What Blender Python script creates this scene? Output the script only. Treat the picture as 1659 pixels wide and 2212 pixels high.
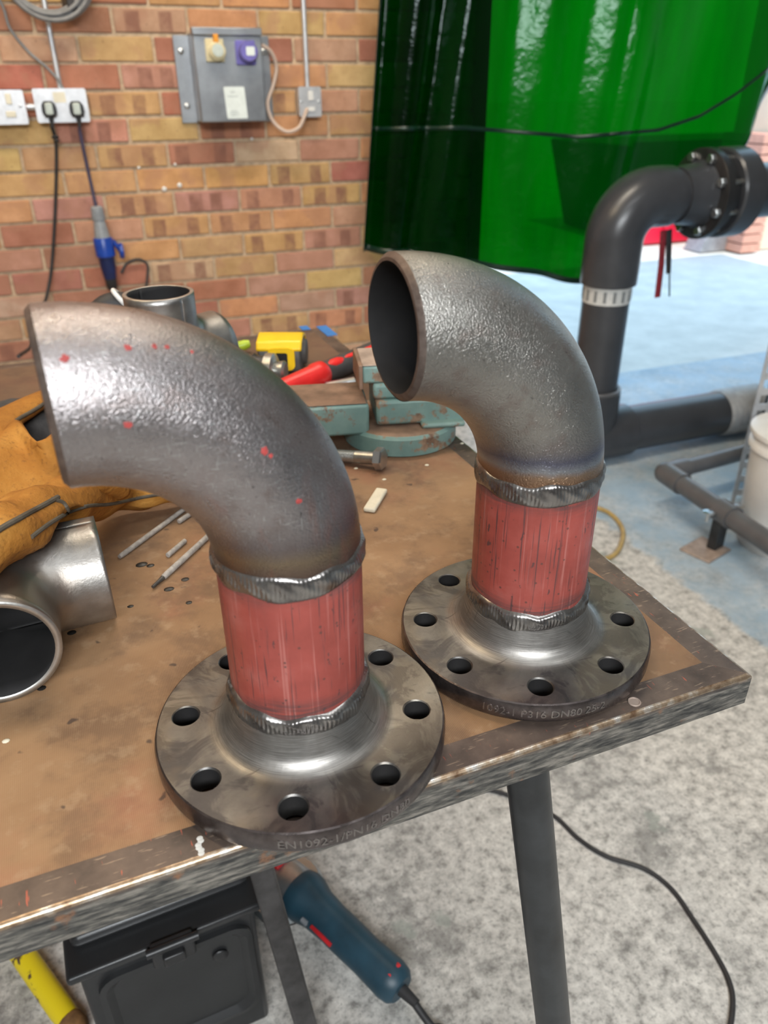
import bpy, bmesh, math, random
from mathutils import Vector as V, Matrix
random.seed(7)
for o in list(bpy.data.objects): bpy.data.objects.remove(o)
S = bpy.context.scene
COL = S.collection
PI = math.pi
# ------------------------------------------------------------------ camera
FPX, YAW, PITCH, ROLL = 1652.7, .3575, .5081, .0086
CX, CY, W, H = 829.5, 1106., 1659, 2212
CAM = V((0, 0, 1.25))
_f0 = V((math.sin(YAW), math.cos(YAW), 0)); _r0 = V((math.cos(YAW), -math.sin(YAW), 0)); _up = V((0, 0, 1))
FW = _f0 * math.cos(PITCH) - _up * math.sin(PITCH)
_dn = -(_up * math.cos(PITCH) + _f0 * math.sin(PITCH))
RT = _r0 * math.cos(ROLL) + _dn * math.sin(ROLL)
DN = -_r0 * math.sin(ROLL) + _dn * math.cos(ROLL)
cd = bpy.data.cameras.new('camera'); cam = bpy.data.objects.new('camera', cd); COL.objects.link(cam)
cd.sensor_fit = 'VERTICAL'; cd.sensor_height = 36; cd.sensor_width = 27; cd.lens = FPX / H * 36
cd.clip_start = .02; cd.clip_end = 200
m = Matrix((RT, -DN, -FW)).transposed().to_4x4(); m.translation = CAM; cam.matrix_world = m
cd.dof.use_dof = True; cd.dof.focus_distance = .62; cd.dof.aperture_fstop = 7.5
S.camera = cam
def ray(u, v): return RT * ((u - CX) / FPX) + DN * ((v - CY) / FPX) + FW
def Z(u, v, z):
    q = ray(u, v); return CAM + q * ((z - CAM.z) / q.z)
def Y(u, v, y):
    q = ray(u, v); return CAM + q * ((y - CAM.y) / q.y)
# ------------------------------------------------------------------ world, sun, lights, exposure
wd = bpy.data.worlds.new('sky'); S.world = wd; wd.use_nodes = True
n = wd.node_tree.nodes; n['Background'].inputs[0].default_value = (.50, .76, 1, 1); n['Background'].inputs[1].default_value = 2.6
sd = bpy.data.lights.new('sun', 'SUN'); sd.energy = 4.6; sd.angle = .01; sd.color = (1, .93, .82)
sun = bpy.data.objects.new('sun', sd); COL.objects.link(sun); sun.location = (0, -6, 9)
sun.rotation_euler = V((.18, 1.0, -1.66)).to_track_quat('-Z', 'Y').to_euler()
def area(name, loc, tgt, sx, sy, power, color):
    l = bpy.data.lights.new(name, 'AREA'); l.shape = 'RECTANGLE'; l.size = sx; l.size_y = sy; l.energy = power; l.color = color
    o = bpy.data.objects.new(name, l); COL.objects.link(o); o.location = loc
    o.rotation_euler = (V(tgt) - V(loc)).to_track_quat('-Z', 'Y').to_euler(); return o
area('strip_light', (-.35, -1.9, 2.40), (-.05, .3, .95), 1.8, .5, 122, (.93, .97, 1))
area('strip_light.001', (.9, -.2, 3.12), (.9, .3, .9), 1.5, .2, 12, (.95, .98, 1))
area('strip_light.002', (-1.0, 1.5, 3.1), (-.5, 1.8, .9), 1.5, .2, 26, (1, .78, .50))
area('strip_light.003', (.6, 1.65, 3.1), (.6, 2.0, 1.0), 1.5, .2, 36, (1, .88, .72))
S.view_settings.view_transform = 'Standard'; S.view_settings.look = 'None'
S.view_settings.exposure = 0; S.view_settings.gamma = 1; S.view_settings.use_curve_mapping = False

# ------------------------------------------------------------------ materials
MATS = {}
class NT:
    def __init__(s, name):
        s.m = bpy.data.materials.new(name); s.m.use_nodes = True; s.t = s.m.node_tree; s.n = s.t.nodes
        s.b = s.n['Principled BSDF']; s.tc = s.n.new('ShaderNodeTexCoord'); MATS[name] = s.m
    def L(s, a, b): s.t.links.new(a, b)
    def put(s, inp, v):
        if hasattr(v, 'is_linked') or hasattr(v, 'links'): s.L(v, inp)
        elif isinstance(v, (tuple, list)) and len(v) == 3 and inp.type == 'RGBA': inp.default_value = (*v, 1)
        else: inp.default_value = v
    def set(s, **k):
        nm = dict(base='Base Color', rough='Roughness', metal='Metallic', normal='Normal', spec='Specular IOR Level', trans='Transmission Weight', ecol='Emission Color', estr='Emission Strength', coat='Coat Weight', ior='IOR', alpha='Alpha')
        for a, v in k.items(): s.put(s.b.inputs[nm[a]], v)
        return s
    def co(s, scale=(1, 1, 1), rot=(0, 0, 0), kind='Object'):
        p = s.n.new('ShaderNodeMapping'); s.L(s.tc.outputs[kind], p.inputs[0]); p.inputs['Scale'].default_value = scale; p.inputs['Rotation'].default_value = rot
        return p.outputs[0]
    def noise(s, scale, detail=4, rough=.6, vec=None, dist=0):
        p = s.n.new('ShaderNodeTexNoise'); s.L(vec if vec is not None else s.tc.outputs['Object'], p.inputs['Vector'])
        p.inputs['Scale'].default_value = scale; p.inputs['Detail'].default_value = detail; p.inputs['Roughness'].default_value = rough; p.inputs['Distortion'].default_value = dist
        return p.outputs['Fac']
    def voro(s, scale, vec=None, feat='F1'):
        p = s.n.new('ShaderNodeTexVoronoi'); p.feature = feat; s.L(vec if vec is not None else s.tc.outputs['Object'], p.inputs['Vector']); p.inputs['Scale'].default_value = scale
        return p.outputs['Distance']
    def wave(s, scale, dist=0, vec=None, axis='X', dscale=1):
        p = s.n.new('ShaderNodeTexWave'); p.bands_direction = axis; s.L(vec if vec is not None else s.tc.outputs['Object'], p.inputs['Vector'])
        p.inputs['Scale'].default_value = scale; p.inputs['Distortion'].default_value = dist; p.inputs['Detail Scale'].default_value = dscale; p.inputs['Detail'].default_value = 3
        return p.outputs['Fac']
    def ramp(s, fac, *stops):
        p = s.n.new('ShaderNodeValToRGB'); s.L(fac, p.inputs[0]); e = p.color_ramp.elements
        while len(e) < len(stops): e.new(.5)
        for q, (x, c) in zip(e, stops):
            q.position = x; q.color = (*c, 1) if isinstance(c, (tuple, list)) else (c, c, c, 1)
        return p.outputs[0]
    def step(s, fac, a, b): 
        p = s.n.new('ShaderNodeMapRange'); p.interpolation_type = 'SMOOTHSTEP'; s.L(fac, p.inputs[0]); p.inputs[1].default_value = a; p.inputs[2].default_value = b
        return p.outputs[0]
    def mix(s, fac, a, b, mode='MIX'):
        p = s.n.new('ShaderNodeMix'); p.data_type = 'RGBA'; p.blend_type = mode; s.put(p.inputs[0], fac); s.put(p.inputs[6], a); s.put(p.inputs[7], b)
        return p.outputs[2]
    def ma(s, op, a, b=0.0, clamp=False):
        p = s.n.new('ShaderNodeMath'); p.operation = op; p.use_clamp = clamp; s.put(p.inputs[0], a); s.put(p.inputs[1], b); return p.outputs[0]
    def xyz(s, kind='Object'):
        p = s.n.new('ShaderNodeSeparateXYZ'); s.L(s.tc.outputs[kind], p.inputs[0]); return p.outputs
    def bump(s, h, strength=.3, dist=.001, prev=None):
        p = s.n.new('ShaderNodeBump'); p.inputs['Strength'].default_value = strength; p.inputs['Distance'].default_value = dist; s.L(h, p.inputs['Height'])
        if prev is not None: s.L(prev, p.inputs['Normal'])
        return p.outputs[0]
def simple(name, base, rough=.5, metal=0, var=.25, scale=30, bump=0, bscale=200, **k):
    t = NT(name); f = t.noise(scale, 5); lo = tuple(c * (1 - var) for c in base); hi = tuple(min(1, c * (1 + var)) for c in base)
    t.set(base=t.ramp(f, (.3, lo), (.7, hi)), rough=rough, metal=metal, **k)
    if bump: t.set(normal=t.bump(t.noise(bscale, 3), bump, .001))
    return t

# --- steel of the two bends
def steel(name, grain, tint, scratch, dots, ht):
    t = NT(name)
    big = t.noise(9, 4); mid = t.noise(60, 5); fine = t.noise(grain, 2, .7)
    col = t.ramp(big, (.3, tuple(c * .78 for c in tint)), (.7, tuple(c * 1.2 for c in tint)))
    col = t.mix(t.ma('MULTIPLY', t.step(mid, .5, .75), .5), col, (.21, .15, .13))
    if scratch:
        a = t.noise(1, 2, .5, t.co((900, 900, 90), (.5, .2, .3))); b = t.noise(1, 2, .5, t.co((80, 1100, 900), (.2, .6, 1.1)))
        sc = t.ma('ADD', t.step(a, .63, .70), t.step(b, .64, .70), True)
        col = t.mix(t.ma('MULTIPLY', sc, .55), col, (.55, .55, .55))
        dk = t.step(t.noise(1, 3, .6, t.co((800, 800, 150), (0, .12, 0))), .66, .72)
        col = t.mix(t.ma('MULTIPLY', dk, .6), col, (.05, .04, .04))
    pit = t.step(t.noise(300, 2), .68, .74); col = t.mix(t.ma('MULTIPLY', pit, .5), col, (.07, .06, .06))
    red = t.step(t.ma('ADD', t.voro(dots), t.ma('MULTIPLY', t.noise(300, 2), .06)), .09, .075) if dots else None
    z = t.xyz()[2]
    zz = t.ma('ADD', z, t.ma('MULTIPLY', t.ma('SUBTRACT', t.noise(25, 3), .5), .012))
    if ht:
        hot = t.ramp(t.step(zz, .158, .205), (0, (.30, .17, .10)), (.16, (.36, .24, .16)), (.3, (.34, .35, .38)), (.5, (.12, .125, .19)), (.75, (.20, .18, .19)))
        col = t.mix(t.step(zz, .208, .172), col, hot)
    else:
        hot = t.ramp(t.step(zz, .158, .20), (0, (.16, .11, .09)), (.25, (.25, .19, .13)), (.6, (.17, .14, .14)), (1, (.2, .18, .18)))
        col = t.mix(t.step(zz, .205, .17), col, hot)
        rub = t.ma('MULTIPLY', t.step(t.noise(1, 4, .6, t.co((60, 60, 14))), .52, .7), t.step(zz, .25, .18)); col = t.mix(t.ma('MULTIPLY', rub, .4), col, (.42, .17, .12))
    met = t.ramp(big, (.2, .95), (.8, .85))
    if red is not None:
        col = t.mix(red, col, (.55, .09, .09)); met = t.ma('SUBTRACT', met, red, True)
    r = t.ramp(mid, (.25, .24), (.75, .36))
    nb = t.bump(fine, .75 if not scratch else .6, .0009); nb = t.bump(t.noise(70, 3), .05, .002, nb)
    t.set(base=col, rough=r, metal=met, normal=nb)
steel('steel_scratched', 720, (.33, .30, .298), True, 0, False)
steel('steel_grainy', 820, (.32, .305, .28), False, 0, True)
t = NT('steel_bevel'); t.set(base=t.ramp(t.noise(120, 4), (.3, (.10, .075, .065)), (.7, (.21, .165, .14))), rough=.55, metal=.7, normal=t.bump(t.noise(700, 2), .4, .0004))
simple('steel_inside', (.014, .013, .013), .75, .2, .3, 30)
# --- flange: machined steel with soot, heat tint and dark drifts
t = NT('flange_steel')
x, y, z = t.xyz(); rad = t.ma('SQRT', t.ma('ADD', t.ma('MULTIPLY', x, x), t.ma('MULTIPLY', y, y)))
big = t.noise(16, 6, .62, dist=.8); mid = t.noise(46, 5)
col = t.ramp(big, (.28, (.08, .078, .078)), (.5, (.16, .152, .142)), (.72, (.25, .24, .215)))
col = t.mix(t.ma('MULTIPLY', t.step(t.noise(24, 5, .6, dist=2.0), .48, .6), .75), col, (.07, .067, .07))
straw = t.step(t.noise(20, 3), .45, .62); col = t.mix(t.ma('MULTIPLY', straw, .2), col, (.27, .215, .135))
ring = t.wave(1, 0, None); 
rn = t.noise(1, 3, .6, t.co((1, 1, 1)))
cmb = t.n.new('ShaderNodeCombineXYZ'); ang = t.ma('ARCTAN2', y, x); t.L(t.ma('MULTIPLY', t.ma('SUBTRACT', rad, z), 1500), cmb.inputs[0]); t.L(t.ma('MULTIPLY', ang, 2.2), cmb.inputs[1])
brush = t.noise(1, 3, .6, cmb.outputs[0]); hub = t.step(rad, .066, .054)
col = t.mix(t.ma('MULTIPLY', hub, .85), col, t.ramp(brush, (.3, (.20, .185, .175)), (.5, (.30, .285, .265)), (.7, (.46, .44, .41))))
scr = t.step(t.noise(1, 2, .5, t.co((30, 400, 1), (0, 0, .9))), .66, .72); col = t.mix(t.ma('MULTIPLY', scr, .6), col, (.08, .07, .07))
t.set(base=col, rough=t.ramp(mid, (.3, .33), (.7, .5)), metal=.88, normal=t.bump(t.noise(500, 2), .12, .0005, t.bump(brush, .1, .0005)))
t = NT('flange_rim'); x, y, z = t.xyz()
t.set(base=t.ramp(t.noise(60, 5), (.3, (.07, .058, .056)), (.7, (.17, .145, .14))), rough=t.ramp(t.noise(90, 3), (.3, .22), (.7, .42)), metal=.9, normal=t.bump(t.noise(160, 3), .3, .001))
simple('stamp_steel', (.24, .22, .21), .32, .9, .3, 400)
# --- red primer
def primer(name, seed):
    t = NT(name); x, y, z = t.xyz(); p = t.co((1, 1, 1)); p.node.inputs['Location'].default_value = (seed, seed * .7, 0)
    col = t.ramp(t.noise(22, 5, .6, p), (.3, (.215, .040, .030)), (.55, (.30, .060, .046)), (.75, (.35, .098, .080)))
    def vs(sx, sz, lo, hi, rot): 
        q = t.co((sx, sx, sz), rot); q.node.inputs['Location'].default_value = (seed, 0, seed); return t.step(t.noise(1, 3, .6, q), lo, hi)
    pale = vs(300, 6, .58, .68, (.03, .02, 0)); col = t.mix(t.ma('MULTIPLY', pale, .35), col, (.50, .22, .19))
    dk = t.ma('ADD', vs(620, 11, .60, .66, (.05, -.04, 0)), t.ma('ADD', vs(420, 16, .63, .69, (-.09, .07, 0)), vs(170, 70, .66, .70, (0, 0, 0))), True)
    gate = t.step(t.noise(14, 3, .6, p), .24, .44); dk = t.ma('MULTIPLY', dk, gate)
    col = t.mix(t.ma('MULTIPLY', dk, .85), col, (.07, .035, .035))
    sp = t.step(t.voro(140, p), .16, .1); col = t.mix(t.ma('MULTIPLY', sp, .7), col, (.06, .035, .03))
    zz = t.ma('ADD', z, t.ma('MULTIPLY', t.ma('SUBTRACT', t.noise(18, 4, .6, p), .5), .03))
    soot = t.ma('ADD', t.step(zz, .073, .058), t.step(zz, .136, .152), True)
    soot = t.ma('MULTIPLY', soot, t.step(t.noise(1, 3, .6, t.co((30, 30, 400))), .3, .6))
    col = t.mix(t.ma('MULTIPLY', soot, .8), col, (.06, .04, .04))
    t.set(base=col, rough=t.ramp(t.noise(80, 3), (.3, .34), (.7, .5)), normal=t.bump(t.noise(300, 2), .12, .0005, t.bump(dk, -.3, .0004)))
primer('red_primer', 0.0); primer('red_primer_b', 3.7)
t = NT('weld_steel'); f = t.noise(50, 3); g = t.noise(22, 3)
t.set(base=t.mix(t.step(g, .6, .72), t.ramp(f, (.3, (.20, .185, .18)), (.6, (.29, .275, .26)), (.8, (.38, .36, .34))), (.12, .06, .03)), rough=t.ramp(f, (.3, .2), (.8, .38)), metal=.92, normal=t.bump(t.noise(260, 3), .14, .0008))
# --- bench board
t = NT('bench_board')
a = t.noise(3.2, 6, .62, dist=.5); b = t.noise(14, 6, .65); c = t.noise(60, 5)
col = t.ramp(a, (.3, (.115, .062, .033)), (.48, (.225, .122, .058)), (.66, (.33, .195, .10)))
col = t.mix(t.ma('MULTIPLY', t.step(b, .46, .66), .65), col, (.105, .056, .032))
col = t.mix(t.ma('MULTIPLY', t.step(t.noise(5, 5), .54, .68), .5), col, (.30, .105, .06))
col = t.mix(t.ma('MULTIPLY', t.step(c, .52, .7), .4), col, (.38, .26, .155))
wv = t.wave(260, 1.2, t.co((1, 1, 1)), 'X'); col = t.mix(t.ma('MULTIPLY', wv, .22), col, (.40, .27, .165))
sp = t.step(t.noise(55, 2), .70, .76); col = t.mix(t.ma('MULTIPLY', sp, .8), col, (.045, .03, .025))
yb = t.xyz()[1]; back_tone = t.ma('MULTIPLY', t.step(t.ma('ADD', yb, t.ma('MULTIPLY', b, .35)), .72, 1.15), .72); col = t.mix(back_tone, col, (.088, .056, .042))  # board colour gets darker towards the back, with an uneven edge
t.set(base=col, rough=t.ramp(b, (.3, .48), (.7, .68)), spec=.35, normal=t.bump(wv, .12, .0006, t.bump(t.noise(180, 3), .15, .0008)))
# --- angle iron edging
t = NT('edge_iron')
x, y, z = t.xyz(); n1 = t.noise(26, 6); n2 = t.noise(1, 4, .65, t.co((45, 45, 300), (.25, 0, 0)))
top = t.ramp(n1, (.3, (.06, .045, .038)), (.55, (.125, .092, .074)), (.75, (.20, .14, .105)))
top = t.mix(t.ma('MULTIPLY', t.step(t.noise(1, 3, .5, t.co((60, 420, 60), (0, 0, .25))), .62, .68), .55), top, (.38, .28, .2))
top = t.mix(t.ma('MULTIPLY', t.step(t.noise(1, 3, .5, t.co((420, 60, 60), (0, 0, .4))), .67, .71), .8), top, (.42, .1, .06))
face = t.ramp(n2, (.36, (.03, .03, .03)), (.5, (.10, .095, .085)), (.64, (.24, .22, .19)))
face = t.mix(t.step(t.noise(34, 5), .6, .7), face, (.24, .12, .065))
col = t.mix(t.step(z, -.0022, -.0075), top, face)
t.set(base=col, rough=.48, metal=.35, normal=t.bump(n1, .3, .001))
t = NT('worn_edge'); w_ = t.noise(70, 5); t.set(base=t.ramp(w_, (.34, (.16, .095, .055)), (.5, (.42, .31, .21)), (.68, (.78, .74, .68))), metal=.8, rough=t.ramp(w_, (.3, .45), (.7, .24)), normal=t.bump(w_, .3, .001))
# --- concrete floor
t = NT('floor_concrete'); x, y, z = t.xyz()
a = t.noise(2.2, 6, .65, dist=.4); b = t.noise(40, 7, .72); c = t.noise(120, 5, .7)
col = t.ramp(b, (.34, (.22, .21, .19)), (.47, (.50, .48, .445)), (.62, (.68, .655, .605)))
col = t.mix(t.ma('MULTIPLY', t.step(c, .5, .66), .6), col, (.19, .18, .17))
col = t.mix(t.ma('MULTIPLY', t.step(t.noise(4.5, 8, .78), .50, .62), .6), col, (.16, .155, .145))
col = t.mix(t.ma('MULTIPLY', t.step(t.noise(4.3, 4), .64, .67), .7), col, (.29, .31, .275))
col = t.mix(t.step(t.noise(24, 2), .75, .78), col, (.035, .033, .03))
xb = t.ma('ADD', x, t.ma('MULTIPLY', t.ma('SUBTRACT', t.noise(14, 4), .5), .08))
blue = t.ma('MULTIPLY', t.step(xb, 1.42, 1.45), t.ramp(t.noise(7, 6, .7), (.36, .45), (.6, .95)))
paint = t.ramp(t.noise(6, 6, .65), (.3, (.24, .34, .43)), (.7, (.38, .49, .58)))
col = t.mix(blue, col, paint)
t.set(base=col, rough=t.ma('SUBTRACT', .68, t.ma('MULTIPLY', blue, .16)), spec=.4, normal=t.bump(b, .2, .002))
t = NT('yard_concrete'); t.set(base=t.ramp(t.noise(5, 6, .65), (.3, (.50, .49, .46)), (.7, (.66, .64, .60))), rough=.85, normal=t.bump(t.noise(60, 4), .2, .004))
# --- bricks
t = NT('brick'); oi = t.n.new('ShaderNodeObjectInfo'); x, y, z = t.xyz(); rnd = oi.outputs['Random']
gen = t.co((1, 1, 1)); add = t.n.new('ShaderNodeVectorMath'); add.operation = 'ADD'; t.L(gen, add.inputs[0])
cb = t.n.new('ShaderNodeCombineXYZ'); t.L(t.ma('MULTIPLY', rnd, 31), cb.inputs[0]); t.L(t.ma('MULTIPLY', rnd, 57), cb.inputs[2]); t.L(cb.outputs[0], add.inputs[1]); gv = add.outputs[0]
f = t.noise(16, 5, .6, gv); col = t.mix(1, oi.outputs['Color'], t.ramp(f, (.3, (.78, .74, .70)), (.7, (1.12, 1.14, 1.18))), 'MULTIPLY')
col = t.mix(t.ma('MULTIPLY', t.step(t.noise(9, 3, .5, gv), .5, .62), .45), col, (.40, .20, .13))
def pulse(cc, hw): return t.step(t.ma('ABSOLUTE', t.ma('SUBTRACT', t.ma('ADD', x, t.ma('MULTIPLY', f, .012)), cc)), hw + .004, hw - .004)
c1 = t.ma('ADD', t.ma('MULTIPLY', rnd, .03), -.062); c2 = t.ma('ADD', t.ma('MULTIPLY', rnd, -.035), .068)
zz_ = t.step(t.ma('ABSOLUTE', t.ma('SUBTRACT', z, -.003)), .031, .025)
st = t.ma('MULTIPLY', t.ma('MULTIPLY', t.ma('ADD', pulse(c1, .022), pulse(c2, .02), True), zz_), t.ma('SUBTRACT', 1, oi.outputs['Alpha']))
col = t.mix(t.ma('MULTIPLY', t.ma('MULTIPLY', st, t.ramp(t.noise(24, 3, .6, gv), (.3, .35), (.6, 1.0))), .8), col, (.23, .105, .075))
col = t.mix(t.step(t.voro(46, gv), .09, .05), col, (.16, .085, .06))
t.set(base=col, rough=.85, spec=.25, normal=t.bump(t.noise(90, 5, .6, gv), .35, .002))
simple('mortar', (.50, .375, .255), .92, 0, .25, 40, .5, 120, spec=.2)
simple('plaster_white', (.72, .71, .68), .9, 0, .05, 6)
simple('ceiling_panel', (.42, .41, .39), .9, 0, .06, 3)
simple('wall_paint', (.26, .25, .235), .9, 0, .08, 3)
# --- plain ones
simple('galv_light', (.62, .63, .65), .38, .55, .12, 40)
simple('white_plastic', (.74, .73, .70), .35, 0, .05, 20)
simple('cream_plastic', (.75, .70, .55), .4, 0, .08, 20)
simple('plug_body', (.52, .58, .54), .25, 0, .12, 60)
simple('black_plastic', (.018, .018, .019), .38, 0, .3, 30)
simple('black_rubber', (.022, .021, .022), .6, 0, .3, 40)
simple('grey_cable', (.22, .22, .22), .5, 0, .2, 40)
simple('beige_cable', (.60, .46, .37), .5, 0, .1, 20)
simple('violet_cable', (.055, .045, .085), .5, 0, .2, 40)
simple('connector_grey', (.27, .29, .31), .42, 0, .15, 40)
simple('connector_blue', (.012, .055, .34), .32, 0, .2, 30)
simple('connector_navy', (.008, .016, .075), .35, 0, .3, 30)
t = NT('enclosure_grey'); f = t.noise(7, 4); t.set(base=t.ramp(f, (.3, (.24, .25, .265)), (.7, (.42, .44, .46))), metal=.75, rough=.36, normal=t.bump(t.noise(300, 2), .15, .001))
simple('yellow_lid', (.66, .58, .36), .3, 0, .1, 30)
simple('orange_strap', (.75, .30, .02), .4, 0, .1, 30)
simple('violet_blue', (.17, .15, .46), .35, 0, .15, 30)
simple('label_white', (.74, .80, .77), .5, 0, .06, 60)
simple('label_print', (.50, .55, .54), .6, 0, .2, 90)
simple('vice_teal', (.185, .36, .335), .5, 0, .25, 40)
t = NT('vice_teal_worn'); f = t.noise(42, 6, .68); t.set(base=t.mix(t.step(f, .52, .60), t.ramp(t.noise(18, 4), (.3, (.13, .235, .215)), (.7, (.24, .36, .325))), t.ramp(t.noise(90, 3), (.3, (.13, .07, .045)), (.7, (.34, .24, .16)))), rough=.5, normal=t.bump(f, .3, .001))
simple('rusty_top', (.215, .135, .092), .6, .2, .4, 30, .3, 120)
simple('raw_cast', (.36, .28, .23), .6, .2, .25, 40)
simple('zinc', (.58, .60, .61), .28, .95, .12, 60)
simple('zinc_dull', (.36, .355, .33), .36, .9, .25, 60)
simple('container_red', (.62, .012, .045), .4, 0, .08, 3)
simple('red_speck', (.36, .05, .045), .55, 0, .2, 400)
simple('red_grip', (.62, .018, .016), .38, 0, .15, 30)
simple('dark_grip', (.05, .044, .042), .55, 0, .25, 40)
simple('tape_yellow', (.80, .50, .012), .35, 0, .08, 30)
simple('tape_dark', (.055, .05, .045), .5, 0, .25, 60)
simple('lime_plastic', (.42, .55, .03), .4, 0, .1, 30)
simple('chalk', (.66, .61, .48), .9, 0, .08, 60)
simple('rod_flux', (.33, .30, .27), .7, 0, .3, 160)
simple('rod_tip', (.06, .055, .05), .5, .3, .3, 100)
simple('char_black', (.012, .011, .01), .45, 0, .3, 100)
t = NT('leather_tan'); f = t.noise(11, 5, .6); g = t.noise(210, 3)
col = t.ramp(f, (.3, (.20, .075, .012)), (.55, (.37, .155, .026)), (.75, (.50, .25, .055))); col = t.mix(t.ma('MULTIPLY', t.step(g, .56, .7), .5), col, (.16, .07, .02))
t.set(base=col, rough=.78, spec=.25, normal=t.bump(g, .35, .0012, t.bump(t.noise(26, 5), .6, .008)))
simple('leather_piping', (.075, .06, .042), .7, 0, .3, 90)
simple('glove_lining', (.05, .046, .044), .95, 0, .4, 60, .5, 200)
simple('masking_blue', (.03, .17, .48), .6, 0, .12, 40)
simple('leg_black', (.026, .028, .03), .38, .2, .5, 22, .15, 60)
simple('leg_grimy', (.05, .047, .047), .45, .3, .55, 26, .2, 60)
simple('under_board', (.13, .09, .06), .8)
simple('pvc_grey', (.046, .048, .054), .30, 0, .18, 9)
simple('pvc_light', (.10, .10, .105), .34, 0, .18, 12)
simple('paper_tape', (.60, .60, .58), .6, 0, .1, 60)
simple('tape_print', (.20, .21, .21), .6, 0, .1, 60)
simple('red_strap', (.22, .012, .02), .6, 0, .2, 60)
simple('hose_yellow', (.42, .29, .10), .5, 0, .2, 30)
simple('ribbed_grey', (.33, .33, .33), .5, 0, .2, 30)
simple('case_black', (.02, .0205, .0215), .36, 0, .25, 8, .12, 300)
t = NT('yellow_paint'); f = t.noise(22, 5, .65); t.set(base=t.mix(t.step(f, .60, .63), (.78, .60, .015), (.10, .06, .035)), rough=.4)
simple('rust', (.22, .11, .04), .8, .1, .4, 60)
simple('grinder_blue', (.016, .05, .075), .45, 0, .25, 20)
simple('grinder_metal', (.42, .43, .43), .35, .8, .2, 30)
simple('grinder_red', (.55, .02, .025), .4)
simple('guard_steel', (.55, .60, .62), .3, .8, .15, 20)
simple('van_red', (.62, .012, .05), .25, 0, .05, 2)
simple('dark_glass', (.02, .022, .025), .1)
simple('tyre', (.03, .03, .03), .8)
simple('salmon_brick', (.55, .27, .20), .9, 0, .15, 30)
simple('beige_render', (.62, .50, .38), .9, 0, .06, 5)
simple('grey_metal_ramp', (.30, .29, .30), .5, .4)
simple('dark_red_paint', (.14, .008, .015), .4)
# green welding screen: tinted see-through film
t = NT('green_film'); tr = t.n.new('ShaderNodeBsdfTransparent'); tl = t.n.new('ShaderNodeBsdfTranslucent'); gl = t.n.new('ShaderNodeBsdfGlossy'); mx = t.n.new('ShaderNodeMixShader'); mx2 = t.n.new('ShaderNodeMixShader'); fr = t.n.new('ShaderNodeFresnel')
fr.inputs[0].default_value = 1.45
f = t.noise(3, 4, .6, t.co((2.5, 1, .5)))
t.put(tr.inputs[0], t.ramp(f, (.3, (.0, .048, .0003)), (.7, (.0, .088, .0006)))); tl.inputs[0].default_value = (.002, .26, .012, 1); gl.inputs['Roughness'].default_value = .16; gl.inputs[0].default_value = (.8, .9, .9, 1)
nb = t.bump(t.noise(9, 4), .25, .02); t.L(nb, gl.inputs['Normal']); t.L(nb, fr.inputs['Normal'])
mx.inputs[0].default_value = .10; t.L(tr.outputs[0], mx.inputs[1]); t.L(tl.outputs[0], mx.inputs[2])
t.L(t.ma('MULTIPLY', fr.outputs[0], .45), mx2.inputs[0]); t.L(mx.outputs[0], mx2.inputs[1]); t.L(gl.outputs[0], mx2.inputs[2])
t.L(mx2.outputs[0], t.n['Material Output'].inputs['Surface'])
simple('film_crease', (.01, .04, .03), .08, 0, .2, 20, spec=1.0)
simple('green_hem', (.004, .022, .012), .3)
t = NT('tube_glow'); t.set(base=(1, 1, 1), ecol=(1, .97, .92), estr=6)
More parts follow.
